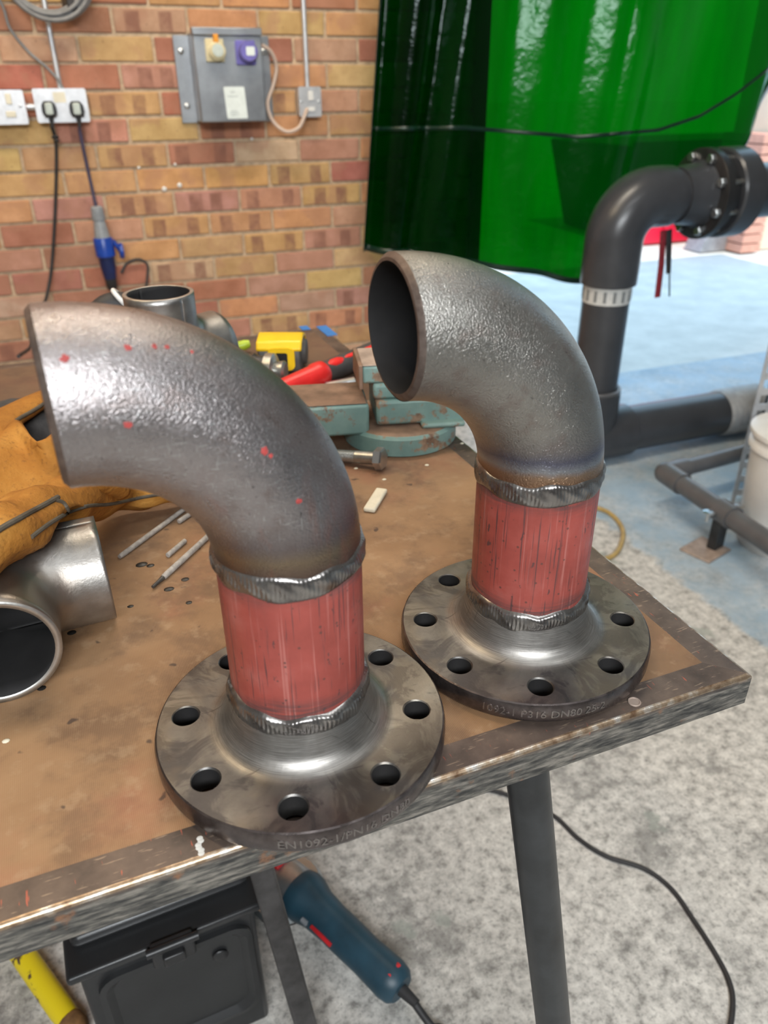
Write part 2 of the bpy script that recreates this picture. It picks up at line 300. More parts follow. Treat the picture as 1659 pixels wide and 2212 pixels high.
# ------------------------------------------------------------------ mesh helpers
def frame(d):
    d = V(d).normalized(); a = V((0, 0, 1)) if abs(d.z) < .95 else V((1, 0, 0))
    u = d.cross(a).normalized(); return u, u.cross(d).normalized() * -1, d
class MB:
    def __init__(s): s.v = []; s.f = []; s.mi = []; s.cur = 0
    def add(s, vs, fs):
        o = len(s.v); s.v += [V(p) for p in vs]; s.f += [tuple(i + o for i in f) for f in fs]; s.mi += [s.cur] * len(fs); return s
    def box(s, c, size, rz=0, R=None):
        R = R or Matrix.Rotation(rz, 3, 'Z'); h = V(size) / 2
        vs = [V(c) + R @ V((h.x * a, h.y * b, h.z * k)) for k in (-1, 1) for b in (-1, 1) for a in (-1, 1)]
        return s.add(vs, [(0, 2, 3, 1), (4, 5, 7, 6), (0, 1, 5, 4), (1, 3, 7, 5), (3, 2, 6, 7), (2, 0, 4, 6)])
    def rings(s, rings, cap0=True, cap1=True, close=True):
        n = len(rings[0]); vs = [p for r in rings for p in r]; fs = []
        for i in range(len(rings) - 1):
            for j in range(n if close else n - 1):
                k = (j + 1) % n; fs.append((i * n + j, i * n + k, (i + 1) * n + k, (i + 1) * n + j))
        if cap0: fs.append(tuple(reversed(range(n))))
        if cap1: fs.append(tuple((len(rings) - 1) * n + j for j in range(n)))
        return s.add(vs, fs)
    def cyl(s, a, b, r0, r1=None, n=24, cap=True):
        return s.prof(a, b, [(0, r0), (1, r0 if r1 is None else r1)], n, cap)
    def prof(s, a, b, pr, n=32, cap=True, absl=False):       # profile of (t along a-b, radius)
        a, b = V(a), V(b); u, w, d = frame(b - a); L = (b - a).length
        rg = []
        for t, r in pr:
            c = a + d * (t if absl else t * L)
            rg.append([c + (u * math.cos(q) + w * math.sin(q)) * r for q in [2 * PI * j / n for j in range(n)]])
        return s.rings(rg, cap, cap)
    def tube(s, pts, r, n=10, cap=True, flat=None, up=None):
        pts = [V(p) for p in pts]; rg = []; N = len(pts); u = None
        for i, p in enumerate(pts):
            d = (pts[min(i + 1, N - 1)] - pts[max(i - 1, 0)]).normalized()
            if up is not None: u = d.cross(V(up)).normalized()
            elif u is None: u = frame(d)[0]
            else: u = (u - d * u.dot(d)).normalized()
            w = d.cross(u); rr = r[i] if isinstance(r, (list, tuple)) else r; fl = 1 if flat is None else (flat[i] if isinstance(flat, (list, tuple)) else flat)
            rg.append([p + u * math.cos(q) * rr + w * math.sin(q) * rr * fl for q in [2 * PI * j / n for j in range(n)]])
        return s.rings(rg, cap, cap)
    def sphere(s, c, r, nu=16, nv=8, sc=(1, 1, 1)):
        rg = []
        for i in range(nv + 1):
            th = -PI / 2 + PI * i / nv; rr = max(math.cos(th), .001)
            rg.append([V(c) + V((sc[0] * r * rr * math.cos(q), sc[1] * r * rr * math.sin(q), sc[2] * r * math.sin(th))) for q in [2 * PI * j / nu for j in range(nu)]])
        return s.rings(rg)
    def torus(s, c, ax, R, r, n=32, k=10):
        u, w, d = frame(ax); c = V(c); vs = []; fs = []
        for i in range(n):
            a = 2 * PI * i / n; e = u * math.cos(a) + w * math.sin(a)
            for j in range(k):
                b = 2 * PI * j / k; vs.append(c + e * (R + r * math.cos(b)) + d * r * math.sin(b))
        for i in range(n):
            for j in range(k): fs.append((i * k + j, ((i + 1) % n) * k + j, ((i + 1) % n) * k + (j + 1) % k, i * k + (j + 1) % k))
        return s.add(vs, fs)
    def prism(s, poly, z0, z1, T=None):      # polygon in XY extruded in z, then T
        T = T or (lambda p: p); n = len(poly)
        vs = [T(V((p[0], p[1], z0))) for p in poly] + [T(V((p[0], p[1], z1))) for p in poly]
        fs = [tuple(reversed(range(n))), tuple(range(n, 2 * n))] + [(i, (i + 1) % n, n + (i + 1) % n, n + i) for i in range(n)]
        return s.add(vs, fs)
    def build(s, name, mat, parent=None, org=None, smooth=40, bevel=0, seg=2, fix=True, sub=0):
        me = bpy.data.meshes.new(name); P0 = V(org) if org is not None else V((0, 0, 0))
        if parent is not None and org is None:
            Q = parent; P0 = V(Q.get('_o', (0, 0, 0)))
        me.from_pydata([p - P0 for p in s.v], [], s.f)
        for mm in (mat if isinstance(mat, (list, tuple)) else [mat]): me.materials.append(MATS[mm])
        if any(s.mi): me.polygons.foreach_set('material_index', s.mi)
        if fix:
            b = bmesh.new(); b.from_mesh(me); bmesh.ops.recalc_face_normals(b, faces=b.faces); b.to_mesh(me); b.free()
        if smooth:
            me.polygons.foreach_set('use_smooth', [True] * len(me.polygons)); me.set_sharp_from_angle(angle=math.radians(smooth))
        me.update()
        o = bpy.data.objects.new(name, me); COL.objects.link(o)
        if parent is not None:
            o.parent = parent
            if org is not None: o.location = P0 - V(parent.get('_o', (0, 0, 0)))
            o['_o'] = list(P0)
        else: o.location = P0; o['_o'] = list(P0)
        if bevel:
            md = o.modifiers.new('bevel', 'BEVEL'); md.width = bevel; md.segments = seg; md.limit_method = 'ANGLE'; md.angle_limit = .6
        if sub:
            md = o.modifiers.new('sub', 'SUBSURF'); md.levels = sub; md.render_levels = sub
        return o
def thing(name, label, cat, loc=(0, 0, 0), group=None, kind=None):
    o = bpy.data.objects.new(name, None); COL.objects.link(o); o.location = loc; o['_o'] = list(loc); o.empty_display_size = .05
    return tag(o, label, cat, group, kind)
def tag(o, label, cat, group=None, kind=None):
    o['label'] = label; o['category'] = cat
    if group: o['group'] = group
    if kind: o['kind'] = kind
    return o
def plabel(o, t): o['label'] = t; return o
def bez(pts, k=12):          # Catmull-Rom through points
    P = [V(p) for p in pts]; P = [P[0] * 2 - P[1]] + P + [P[-1] * 2 - P[-2]]; out = []
    for i in range(1, len(P) - 2):
        for j in range(k):
            t = j / k; a, b, c, d = P[i - 1:i + 3]
            out.append(.5 * ((2 * b) + (c - a) * t + (2 * a - 5 * b + 4 * c - d) * t * t + (3 * b - a - 3 * c + d) * t ** 3))
    return out + [P[-2]]
def rrect(w, h, r, k=5):
    o = []
    for cx, cy, a0 in ((w / 2 - r, h / 2 - r, 0), (-w / 2 + r, h / 2 - r, PI / 2), (-w / 2 + r, -h / 2 + r, PI), (w / 2 - r, -h / 2 + r, 1.5 * PI)):
        for i in range(k + 1):
            a = a0 + PI / 2 * i / k; o.append((cx + r * math.cos(a), cy + r * math.sin(a)))
    return o
def text_mesh(body, size, ext, mapf, name, mat, parent):
    cu = bpy.data.curves.new('t', 'FONT'); cu.body = body; cu.size = size; cu.extrude = ext; cu.resolution_u = 3; cu.align_x = 'CENTER'; cu.align_y = 'CENTER'
    o = bpy.data.objects.new('t', cu); COL.objects.link(o); dg = bpy.context.evaluated_depsgraph_get(); dg.update()
    me = bpy.data.meshes.new_from_object(o.evaluated_get(dg)); bpy.data.objects.remove(o); bpy.data.curves.remove(cu)
    for v in me.vertices: v.co = mapf(v.co.copy())
    me.name = name; me.materials.clear(); me.materials.append(MATS[mat]); me.update()
    r = bpy.data.objects.new(name, me); COL.objects.link(r); r.parent = parent; return r
T = .85                       # bench top height
YW = 2.873                    # face of the brick wall
ZL = 1.4683                   # a mortar line on it
# ------------------------------------------------------------------ the setting
XJ = 1.43                     # door jamb
def struct(name, label, cat, mb, mat, **k): return tag(mb.build(name, mat, smooth=0, **k), label, cat, kind='structure')
struct('floor', 'speckled grey concrete workshop floor with a pale blue painted strip', 'floor', MB().box((.95, -.55, -.05), (7.1, 7.1, .1)), 'floor_concrete')
struct('ground', 'bright concrete yard outside the open doorway', 'ground', MB().box((3, 33, -.06), (90, 60, .1)), 'yard_concrete')
wb = struct('wall_back', 'orange and red brick wall with pale mortar behind the bench', 'wall', MB().box(((-2.6 + XJ) / 2, YW + .114, 1.65), (XJ + 2.6, .22, 3.3)), 'mortar')
struct('wall_back.001', 'lintel wall above the wide open doorway', 'wall', MB().box(((XJ + 4.5) / 2, YW + .114, 3.1), (4.5 - XJ, .22, .4)), 'wall_paint')
struct('wall_left', 'pale painted side wall left of the bench', 'wall', MB().box((-2.65, -.5, 1.65), (.1, 7, 3.3)), 'wall_paint')
struct('wall_right', 'pale painted side wall right of the doorway', 'wall', MB().box((4.55, -.5, 1.65), (.1, 7, 3.3)), 'wall_paint')
struct('wall_front', 'pale painted wall behind the photographer', 'wall', MB().box((.95, -4.05, 1.65), (7.2, .1, 3.3)), 'wall_paint')
struct('ceiling', 'pale workshop ceiling over the bench', 'ceiling', MB().box((.95, -.45, 3.36), (7.4, 7.3, .12)), 'ceiling_panel')
# bricks: stretcher bond read off the photograph
C = dict(O=(.56, .31, .15), Y=(.60, .385, .16), R=(.41, .175, .115), P=(.51, .265, .185), T=(.59, .40, .25), D=(.20, .09, .065))
rows = {-1: 'O O R O O R O', 0: 'R R Ps O O O O', 1: 'O T Y R R P R', 2: 'R R Ps R O Y O', 3: 'R R Os R Os P O', 4: 'Y Ps Y Rs O O R',
        5: 'Y O Os Rs T P O', 6: 'O Y O Y Os R O', 7: 'O P Os Ps Ps Ys O', 8: 'R P Os Os O P P', 9: 'P R O O Os Ps O', 10: 'R R Ts O P T R',
        11: 'T R R R P Y R', 12: 'O R R O P Ps O', 13: 'Rs O R P Os Os R', 14: 'O R O R O O P'}
def brick_mesh():
    b = bmesh.new(); bmesh.ops.create_cube(b, size=1)
    for v in b.verts: v.co = V((v.co.x * .215, v.co.y * .03, v.co.z * .065)) + V((random.uniform(-1, 1) * .0015, random.uniform(-1, 1) * .001, random.uniform(-1, 1) * .0015))
    bmesh.ops.bevel(b, geom=b.edges[:], offset=.0028, segments=1, affect='EDGES', profile=.6)
    me = bpy.data.meshes.new('brick'); b.to_mesh(me); b.free(); me.materials.append(MATS['brick']); return me
BM = [brick_mesh() for _ in range(6)]
count = 0; stuff = MB()
order = []
for r in range(-24, 20):
    off = .093 if r % 2 else .205
    for k in range(-13, 7):
        x0 = off + .225 * k; xa, xb = max(x0, -2.6), min(x0 + .215, XJ)
        if xb - xa < .03: continue
        zc = ZL - .075 * (r + .5)
        if zc < .03 or zc > 3.27: continue
        full = abs((xb - xa) - .215) < .001
        order.append((abs((xa + xb) / 2 - .45) + abs(zc - .95), r, k, xa + .005, xb + .005, zc, full))
order.sort()
for d, r, k, xa, xb, zc, full in order:
    if count < 300:
        o = bpy.data.objects.new('brick', BM[random.randrange(6)]); COL.objects.link(o); o.parent = wb
        o.location = ((xa + xb) / 2, YW + .0125 + random.uniform(-.0015, .002), zc); o.scale.x = (xb - xa) / .215
        cs = rows[r].split()[k + 2] if r in rows and -2 <= k <= 4 else random.choice('O O R P T Y Os Ps R'.split())
        cc = [c * random.uniform(.9, 1.1) for c in C[cs[0]]]
        o.color = (*cc, 0 if cs.endswith('s') else 1); count += 1
    else: stuff.box(((xa + xb) / 2, YW + .0125, zc), (xb - xa, .03, .065))
o = stuff.build('brick_field', 'brick', wb, smooth=0); o['kind'] = 'stuff'; o.color = (.46, .22, .12, 1)
# door jamb board
struct('trim_1', 'dark steel door frame at the end of the brick wall', 'frame', MB().box((XJ + .03, YW + .11, 1.45), (.05, .26, 2.9)), 'leg_black')
for nm, p in (('filler_blob', Y(355, 408, YW - .003)), ('filler_blob.001', Y(388, 400, YW - .003)), ('filler_blob.002', Y(300, 362, YW - .003)), ('filler_blob.003', Y(378, 355, YW - .003)), ('filler_blob.004', Y(544, 300, YW - .003))):
    MB().sphere(p, .008 if nm in ('filler_blob', 'filler_blob.001') else .0045, 10, 6, (1, .4, 1)).build('filler_blob', 'white_plastic', wb)
# ceiling battens that carry the strip lights
for nm, loc, L, ang, lb in (('ceiling_light', (-.35, -1.93, 2.46), 1.9, 0, 'white strip light hung above and behind the camera'), ('ceiling_light.001', (.9, -.2, 3.17), 1.6, 0, 'white strip light fixed to the ceiling right of the bench'),
                    ('ceiling_light.002', (-1.0, 1.5, 3.15), 1.6, 0, 'white strip light fixed to the ceiling over the left bench end'), ('ceiling_light.003', (.6, 1.65, 3.15), 1.6, 0, 'white strip light fixed to the ceiling near the brick wall')):
    t_ = thing('ceiling_light', lb, 'lamp', loc, 'ceiling strip lights')
    MB().box(V(loc) + V((0, 0, .03)), (L, .11, .06)).build('housing', 'white_plastic', t_, bevel=.01)
    MB().box(V(loc) + V((0, .075, .0)), (L, .04, .01)).build('reflector', 'white_plastic', t_)
# ------------------------------------------------------------------ workbench
TX, TY, TY2, TR = .4332, .3162, 1.3794, .0242
XL = -1.7
bench = thing('workbench', 'worn brown topped workbench with rusty angle iron edging', 'workbench', (0, 0, 0)); bench.rotation_euler.z = TR
AW = .026
b_ = MB().box(((XL + TX - AW) / 2, (TY + TY2) / 2, T - .012), (TX - AW - XL, TY2 - TY - 2 * AW, .024)).build('board', 'bench_board', bench, org=(0, 0, 0), smooth=0)
MB().box(((XL + TX) / 2 - .01, (TY + TY2) / 2, T - .034), (TX - XL - .06, TY2 - TY - .06, .018)).build('under_board', 'under_board', bench, org=(0, 0, 0), smooth=0)
def edging(a, b, inward, mitre=True):
    a, b = V(a), V(b); i = V(inward)
    d = (b - a).normalized(); mb = MB(); th = .003; hh = .029; R = .0032
    prof = [(AW, -.003), (AW, 0)]                      # (distance inward, z)
    n_top = len(prof)
    arc = [(R - R * math.sin(q), -R + R * math.cos(q)) for q in [PI / 2 * k / 6 for k in range(7)]]
    prof += arc + [(0, -hh), (th, -hh), (th, -.003)]
    n = len(prof)
    ra = [a + i * p + V((0, 0, z)) + d * (p if mitre else 0) for p, z in prof]; rb = [b + i * p + V((0, 0, z)) - d * (p if mitre else 0) for p, z in prof]
    N = 40; rg = [[pa.lerp(pb, k / N) for pa, pb in zip(ra, rb)] for k in range(N + 1)]
    mb.rings(rg)
    # mark the rounded corner as worn bright edge
    for fi, f in enumerate(mb.f):
        if len(f) == 4:
            j = min(v % n for v in f); 
            if 2 <= j <= 7 and max(v % n for v in f) <= 9 and max(v % n for v in f) - j == 1: mb.mi[fi] = 1
    return mb.build('edge_angle', ['edge_iron', 'worn_edge'], bench, org=(a.x, a.y, T), smooth=40)
edging((XL, TY, T), (TX, TY, T), (0, 1, 0)); edging((TX, TY, T), (TX, TY2, T), (-1, 0, 0)); edging((XL, TY2, T), (TX, TY2, T), (0, -1, 0))
def inb(p):                   # world -> bench frame
    c, s_ = math.cos(TR), math.sin(TR); return V((c * p.x + s_ * p.y, -s_ * p.x + c * p.y, p.z))
for (u, v) in ((1370, 1517),):
    p = inb(Z(u, v, T)); s_ = MB().cyl(p + V((0, 0, -.002)), p + V((0, 0, .0006)), .0052, .0046, 16).torus(p + V((0, 0, .0005)), (0, 0, 1), .0042, .0007, 16, 6).build('screw', 'raw_cast', bench, org=(0, 0, 0))
# paint dab on the front edging, blue tape at the back corner
p = inb(Z(432, 1826, T)); mbp = MB()
for k in range(6): mbp.sphere(p + V((random.uniform(-.001, .001), -.006 + k * .0022, .0001)), .0020, 10, 4, (1, .9, .12))
mbp.build('paint_dab', 'paper_tape', bench, org=(0, 0, 0))
q = inb(Z(704, 715, T))
for (u0, v0, u1, v1) in ((690, 706, 722, 724), (652, 706, 664, 712)):
    a = inb(Z(u0, v0, T)); c = inb(Z(u1, v1, T)); MB().box(((a.x + c.x) / 2, (a.y + c.y) / 2, T + .0006), (abs(c.x - a.x) + .012, abs(c.y - a.y) + .004, .001)).build('tape_piece', 'masking_blue', bench, org=(0, 0, 0), smooth=0)
a, d = inb(V((.243, .353, .815))), inb(V((.356, .294, 0)))
MB().cyl(a, d, .0168, n=32).build('leg', 'leg_black', bench, org=(0, 0, 0))
q1, q2 = CAM + ray(572, 1905) * .95, CAM + ray(655, 2196) * 1.06; dl = (q2 - q1) / (q1.z - q2.z); a, d = inb(q1 + dl * (q1.z - .815)), inb(q1 + dl * q1.z)
u, w, dd = frame(d - a); R3 = Matrix((V((1, 0, 0)), (dd.cross(V((1, 0, 0)))).normalized(), dd)).transposed()
MB().box((a + d) / 2, (.030, .03, (d - a).length), R=R3).build('leg', 'leg_grimy', bench, org=(0, 0, 0), bevel=.004)
for a, d in (((.36, 1.30, .815), (.44, 1.33, 0)), ((-1.6, 1.30, .815), (-1.65, 1.33, 0)), ((-1.6, .37, .815), (-1.65, .33, 0))):
    MB().cyl(a, d, .0168, n=24).build('leg', 'leg_black', bench, org=(0, 0, 0))
# ------------------------------------------------------------------ the two welded spools
r0, RB, WALL = .04445, .1143, .005
def lathe_mesh(name, prof, n=160):
    mb = MB(); rg = [[V((r * math.cos(q), r * math.sin(q), z)) for q in [2 * PI * j / n for j in range(n)]] for r, z in prof]
    mb.rings(rg, False, False); N = len(prof); nn = n
    for j in range(n): mb.f.append((j + (N - 1) * n, (j + 1) % n + (N - 1) * n, (j + 1) % n, j)); mb.mi.append(0)
    return mb
def make_flange(parent, a0, text, tang):
    # outline of the weld-neck flange, raised face down
    pr = [(.0405, 0), (.066, 0), (.067, .003), (.0965, .003), (.0985, .005), (.0994, .0075), (.0995, .0165), (.0985, .0198), (.0975, .0205)]
    pr += [(.0655, .0211)] + [(.0655 - .0155 * math.sin(q), .0211 + .0155 * (1 - math.cos(q))) for q in [PI / 2 * k / 10 * .82 for k in range(1, 11)]]
    pr += [(.0478, .042), (.0462, .0475), (.0395, .0485)]
    fl = lathe_mesh('f', pr).build('flange', ['flange_steel', 'flange_rim', 'steel_inside'], None)
    cut = MB()
    for k in range(8):
        an = -PI / 2 + a0 + k * PI / 4; c = V((.08 * math.cos(an), .08 * math.sin(an), 0))
        cut.prof(c + V((0, 0, -.01)), c + V((0, 0, .04)), [(0, .009), (.0300, .009), (.0312, .0102), (.05, .0102)], 40, True, True)
    co = cut.build('c', 'steel_inside', None)
    md = fl.modifiers.new('b', 'BOOLEAN'); md.object = co; md.operation = 'DIFFERENCE'; md.solver = 'EXACT'
    dg = bpy.context.evaluated_depsgraph_get(); dg.update(); me = bpy.data.meshes.new_from_object(fl.evaluated_get(dg))
    fl.modifiers.clear(); old = fl.data; fl.data = me; bpy.data.meshes.remove(old); bpy.data.objects.remove(co)
    for p in me.polygons:
        c = p.center; rr = math.hypot(c.x, c.y); p.use_smooth = True
        p.material_index = 1 if (rr > .0968 and c.z < .0202) else (2 if (abs(p.normal.z) < .3 and rr < .0905 and rr > .0695) else 0)
    me.set_sharp_from_angle(angle=math.radians(28)); fl.parent = parent
    def mp(v): 
        an = tang + v.x / .0995; rr = .0994 + v.z * 1.0; return V((rr * math.cos(an), rr * math.sin(an), .0122 + v.y))
    text_mesh(text, .0092, .0005, mp, 'stamped_lettering', 'stamp_steel', fl)
    return fl
def bend_pt(dirv, zt, ph): return V((dirv.x * (RB - RB * math.cos(ph)), dirv.y * (RB - RB * math.cos(ph)), zt + RB * math.sin(ph)))
def make_bend(parent, e, zt, mat):
    dv = V((math.cos(e), math.sin(e), 0)); side = V((-dv.y, dv.x, 0)); n = 96; N = 64
    def ring(ph, r, along=0):
        c = bend_pt(dv, zt, ph); tan = dv * math.sin(ph) + V((0, 0, 1)) * math.cos(ph); out = (tan.cross(side)).normalized(); c = c + tan * along
        return [c + (out * math.cos(q) + side * math.sin(q)) * r for q in [2 * PI * j / n for j in range(n)]]
    mb = MB(); phs = [PI / 2 * k / N for k in range(N + 1)]
    mb.rings([ring(p, r0) for p in phs[:-1]] + [ring(PI / 2, r0, -.0024)], False, False); mb.cur = 1
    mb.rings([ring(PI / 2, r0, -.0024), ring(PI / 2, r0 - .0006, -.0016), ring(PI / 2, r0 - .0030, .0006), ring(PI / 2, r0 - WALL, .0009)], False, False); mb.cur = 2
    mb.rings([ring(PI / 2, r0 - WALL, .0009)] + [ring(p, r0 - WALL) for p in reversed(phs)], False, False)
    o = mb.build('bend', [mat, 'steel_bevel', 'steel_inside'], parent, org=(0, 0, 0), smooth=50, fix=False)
    b = bmesh.new(); b.from_mesh(o.data); bmesh.ops.remove_doubles(b, verts=b.verts, dist=1e-5); bmesh.ops.recalc_face_normals(b, faces=b.faces); b.to_mesh(o.data); b.free(); o.data.set_sharp_from_angle(angle=math.radians(24))
    return o, dv, side
def make_bead(parent, zc, hw, ht, seed, rb):
    rnd = random.Random(seed); n = 720; k = 12; rg = []
    ph = [rnd.uniform(0, 6.28) for _ in range(8)]
    for j in range(n):
        a = 2 * PI * j / n; ring = []
        zo = .0008 * math.sin(2 * a + ph[0]) + .0006 * math.sin(5 * a + ph[1]) + .0004 * math.sin(11 * a + ph[2])
        wv = 1 + .12 * math.sin(3 * a + ph[3]) + .09 * math.sin(9 * a + ph[4]); hv = 1 + .12 * math.sin(4 * a + ph[5]) + .10 * math.sin(13 * a + ph[6])
        for i in range(k + 1):
            t = -1 + 2 * i / k; rip = .00015 * math.sin(110 * a + 2.6 * t * t + ph[7] + math.sin(7 * a)) * (1 - t * t)
            lump = .00030 * math.sin(23 * a + 4 * t) * (1 - t * t)
            h = ht * hv * math.sqrt(max(0, 1 - t * t)) ** .8 + rip + lump
            r = rb - .0006 + h; ring.append(V((r * math.cos(a), r * math.sin(a), zc + zo + t * hw * wv)))
        rg.append(ring)
    mb = MB(); vs = [p for r in rg for p in r]; K = k + 1
    mb.add(vs, [(j * K + i, ((j + 1) % n) * K + i, ((j + 1) % n) * K + i + 1, j * K + i + 1) for j in range(n) for i in range(k)])
    return mb.build('weld_bead', 'weld_steel', parent, org=(0, 0, 0), smooth=60)
def spool(x, y, a0, e, zt, mat, pmat, label, text, tang, seed):
    t = thing('welded_pipe_spool', label, 'pipe spool', (x, y, T), 'welded pipe spools'); t['_o'] = [0, 0, 0]
    fl = make_flange(t, a0, text, tang)
    pr = [(r0 - WALL, .0475), (r0, .0475), (r0, zt + .001), (r0 - WALL, zt + .001)]
    lathe_mesh('p', pr, 128).build('pipe', pmat, t, org=(0, 0, 0), smooth=40)
    be, dv, sd_ = make_bend(t, e, zt, mat)
    make_bead(t, .0515, .0078, .0036, seed, r0 + .0004); make_bead(t, zt - .0005, .0080, .0026, seed + 1, r0)
    return t, be, dv, sd_
sp1, be1, _, _ = spool(.084, .3915, -.3306, 3.21, .1555, 'steel_scratched', 'red_primer', 'welded flange, red pipe and scratched steel bend nearest the camera', 'EN1092-1/PN16 DN80', -PI / 2 + .02, 3)
sp2, be2, dv2, sd2 = spool(.2806, .4290, -.3685, 3.156, .1573, 'steel_grainy', 'red_primer_b', 'welded flange, red pipe and grainy steel bend with open end facing us', '1092-1 P316 DN80 25-2', -PI / 2 - .36, 11)
def mp2(v):                   # size stamp beside the open end of the far bend
    th = PI * .27 + v.x / r0; ph = PI / 2 - (.0125 + v.y) / (RB + .02); r = r0 + .00005 + v.z
    c = bend_pt(dv2, .1573, ph); tan = dv2 * math.sin(ph) + V((0, 0, 1)) * math.cos(ph); out = tan.cross(sd2).normalized()
    return c + (-out * math.cos(th) * -1 + sd2 * math.sin(th)) * r
text_mesh('88.9/5.0', .0075, .00012, mp2, 'size_stamp', 'steel_grainy', be2)
# ------------------------------------------------------------------ fittings on the bench
def make_tee(label, loc, R, C_=.086, mats=('steel_grainy_plain', 'steel_inside')):
    r, rho = r0, .022; n = 32; mb = MB(); hs = []
    A = [-PI / 2 + PI * k / n for k in range(n + 1)]
    M_ = 10
    def strip(rows_):
        K = len(rows_[0]); mb.add([p for q in rows_ for p in q], [(i * K + j, i * K + j + 1, (i + 1) * K + j + 1, (i + 1) * K + j) for i in range(len(rows_) - 1) for j in range(K - 1)])
    # back half of the run (y<0)
    strip([[V((x, -r * math.cos(a), r * math.sin(a))) for x in [-C_ + 2 * C_ * j / 24 for j in range(25)]] for a in A])
    for sg in (1, -1):
        strip([[V((sg * ((r + rho) * math.cos(a) + (C_ - (r + rho) * math.cos(a)) * j / 10), r * math.cos(a), r * math.sin(a))) for j in range(11)] for a in A])
        rows_ = []
        for a in A:
            ca, sa = math.cos(a), math.sin(a); a0 = V(((r + rho) * ca, r * ca, r * sa)); b0 = V((r * ca, r * ca, r * sa)); c0 = V((r * ca, r * ca + rho * ca, r * sa))
            q = [a0 * (1 - s) ** 2 + b0 * 2 * s * (1 - s) + c0 * s * s for s in [k / 8 for k in range(9)]]
            q += [c0.lerp(V((r * ca, C_, r * sa)), k / 5) for k in range(1, 6)]
            rows_.append([V((sg * p.x, p.y, p.z)) for p in q])
        strip(rows_)
    mb.v = [R @ p + V(loc) for p in mb.v]
    o = mb.build('pipe_tee', 'steel_plain', None, org=loc, fix=False)
    b = bmesh.new(); b.from_mesh(o.data); bmesh.ops.remove_doubles(b, verts=b.verts, dist=4e-5); bmesh.ops.recalc_face_normals(b, faces=b.faces); b.to_mesh(o.data); b.free()
    o.data.polygons.foreach_set('use_smooth', [True] * len(o.data.polygons)); o.data.set_sharp_from_angle(angle=math.radians(50))
    # make sure normals face out
    far = max(o.data.polygons, key=lambda p: p.center.length)
    for mm in ('steel_inside', 'rim_bright'): o.data.materials.append(MATS[mm])
    md = o.modifiers.new('wall', 'SOLIDIFY'); md.thickness = .0052; md.offset = -1; md.material_offset = 1; md.material_offset_rim = 2
    return tag(o, label, 'pipe fitting', 'steel pipe tees')
t = NT('steel_plain'); f = t.noise(30, 5); g = t.noise(6, 3)
t.set(base=t.mix(t.step(g, .5, .68), t.ramp(f, (.3, (.23, .22, .21)), (.7, (.40, .385, .36))), (.25, .20, .155)), metal=.92, rough=t.ramp(f, (.3, .33), (.7, .46)), normal=t.bump(t.noise(380, 2), .25, .0006))
simple('rim_bright', (.50, .49, .46), .38, .9, .2, 80)
R1 = Matrix.Rotation(math.radians(4 + 180), 3, 'Z')     # branch towards the camera
make_tee('bare steel tee fitting lying half under the tan gloves', (-.117, .589, T + r0 + .0002), R1)
# standing tee: run vertical, branch pointing right and back
R2 = Matrix.Rotation(math.radians(-58), 3, 'Z') @ Matrix.Rotation(PI / 2, 3, 'Y')
p = Z(342, 632, T + .172); make_tee('bare steel tee fitting standing on end below the blue connector', (p.x, p.y, T + .086), R2)
# hex bolt
def hexbolt(label, a, b):
    a, b = V(a), V(b); d = (b - a).normalized(); t = thing('hex_bolt', label, 'bolt', (a.x, a.y, T))
    L = (b - a).length; rr = .0078
    pr = [(0, rr * .8), (.002, rr)]; k = .002
    while k < L * .52: pr += [(k, rr * .9), (k + .001, rr)]; k += .002
    MB().prof(a, b, pr + [(L * .54, rr)], 20, True, True).build('thread', 'zinc_dull', t)
    MB().cyl(a + d * L * .53, b, rr, n=24).build('shank', 'zinc_dull', t)
    MB().prof(b, b + d * .0105, [(0, .0128), (.0008, .0138), (.0092, .0138), (.0105, .0118)], 6, True, True).build('head', 'zinc', t, smooth=20)
    return t
a = Z(722, 975, T + .0138); b = Z(812, 990, T + .0138); d = (b - a).normalized(); hexbolt('zinc hex bolt with threaded shank beside the teal vice', a + V((0, 0, -.0055)), b)
# threaded stud
a = Z(703, 835, T + .009); b = Z(752, 826, T + .009); d = (b - a).normalized(); pr = []; k = 0
while k < .047: pr += [(k, .0064), (k + .001, .0074)]; k += .002
tag(MB().prof(a, a + d * .05, pr, 18, True, True).build('threaded_stud', 'zinc', org=(a.x, a.y, T)), 'short bright zinc threaded stud between the vice and red tool', 'stud')
# chalk stick
a, b = Z(797, 1103, T + .003), Z(825, 1058, T + .003); d = (b - a); u = V((d.y, -d.x, 0)).normalized()
Rm = Matrix((u, d.normalized(), V((0, 0, 1)))).transposed()
tag(MB().box((a + b) / 2, (.0135, d.length, .0055), R=Rm).build('chalk_stick', 'chalk', org=((a + b) / 2), bevel=.002), 'flat cream soapstone marking stick lying on the bench', 'marking chalk')
# welding rods
def rod(label, u0, v0, u1, v1, tip, ext=0.0, r=.0026):
    a, b = Z(u0, v0, T + r), Z(u1, v1, T + r); d = (b - a).normalized(); b = b + d * ext
    t = thing('welding_rod', label, 'welding rod', (a.x, a.y, T), 'welding rods')
    k = .016 if tip else 0.0
    MB().prof(a + d * k, b, [(0, r * .8), (.02, r), (.97, r), (1, r * .85)], 14).build('flux_coating', 'rod_flux', t)
    if tip: MB().prof(a, a + d * k, [(0, r * .55), (.6, r * .6), (1, r * .8)], 12).build('burnt_tip', 'rod_tip', t)
    return t
rod('long grey welding rod with burnt tip nearest the near flange', 330, 1268, 450, 1158, True, .04, .0030)
rod('long grey welding rod with its end beside the lying tee', 258, 1203, 398, 1100, False, .05, .0026)
rod('short pale welding rod stub between the two long rods', 362, 1200, 400, 1168, False)
rod('pale welding rod stub half hidden under the near bend', 386, 1127, 420, 1104, False, .01)
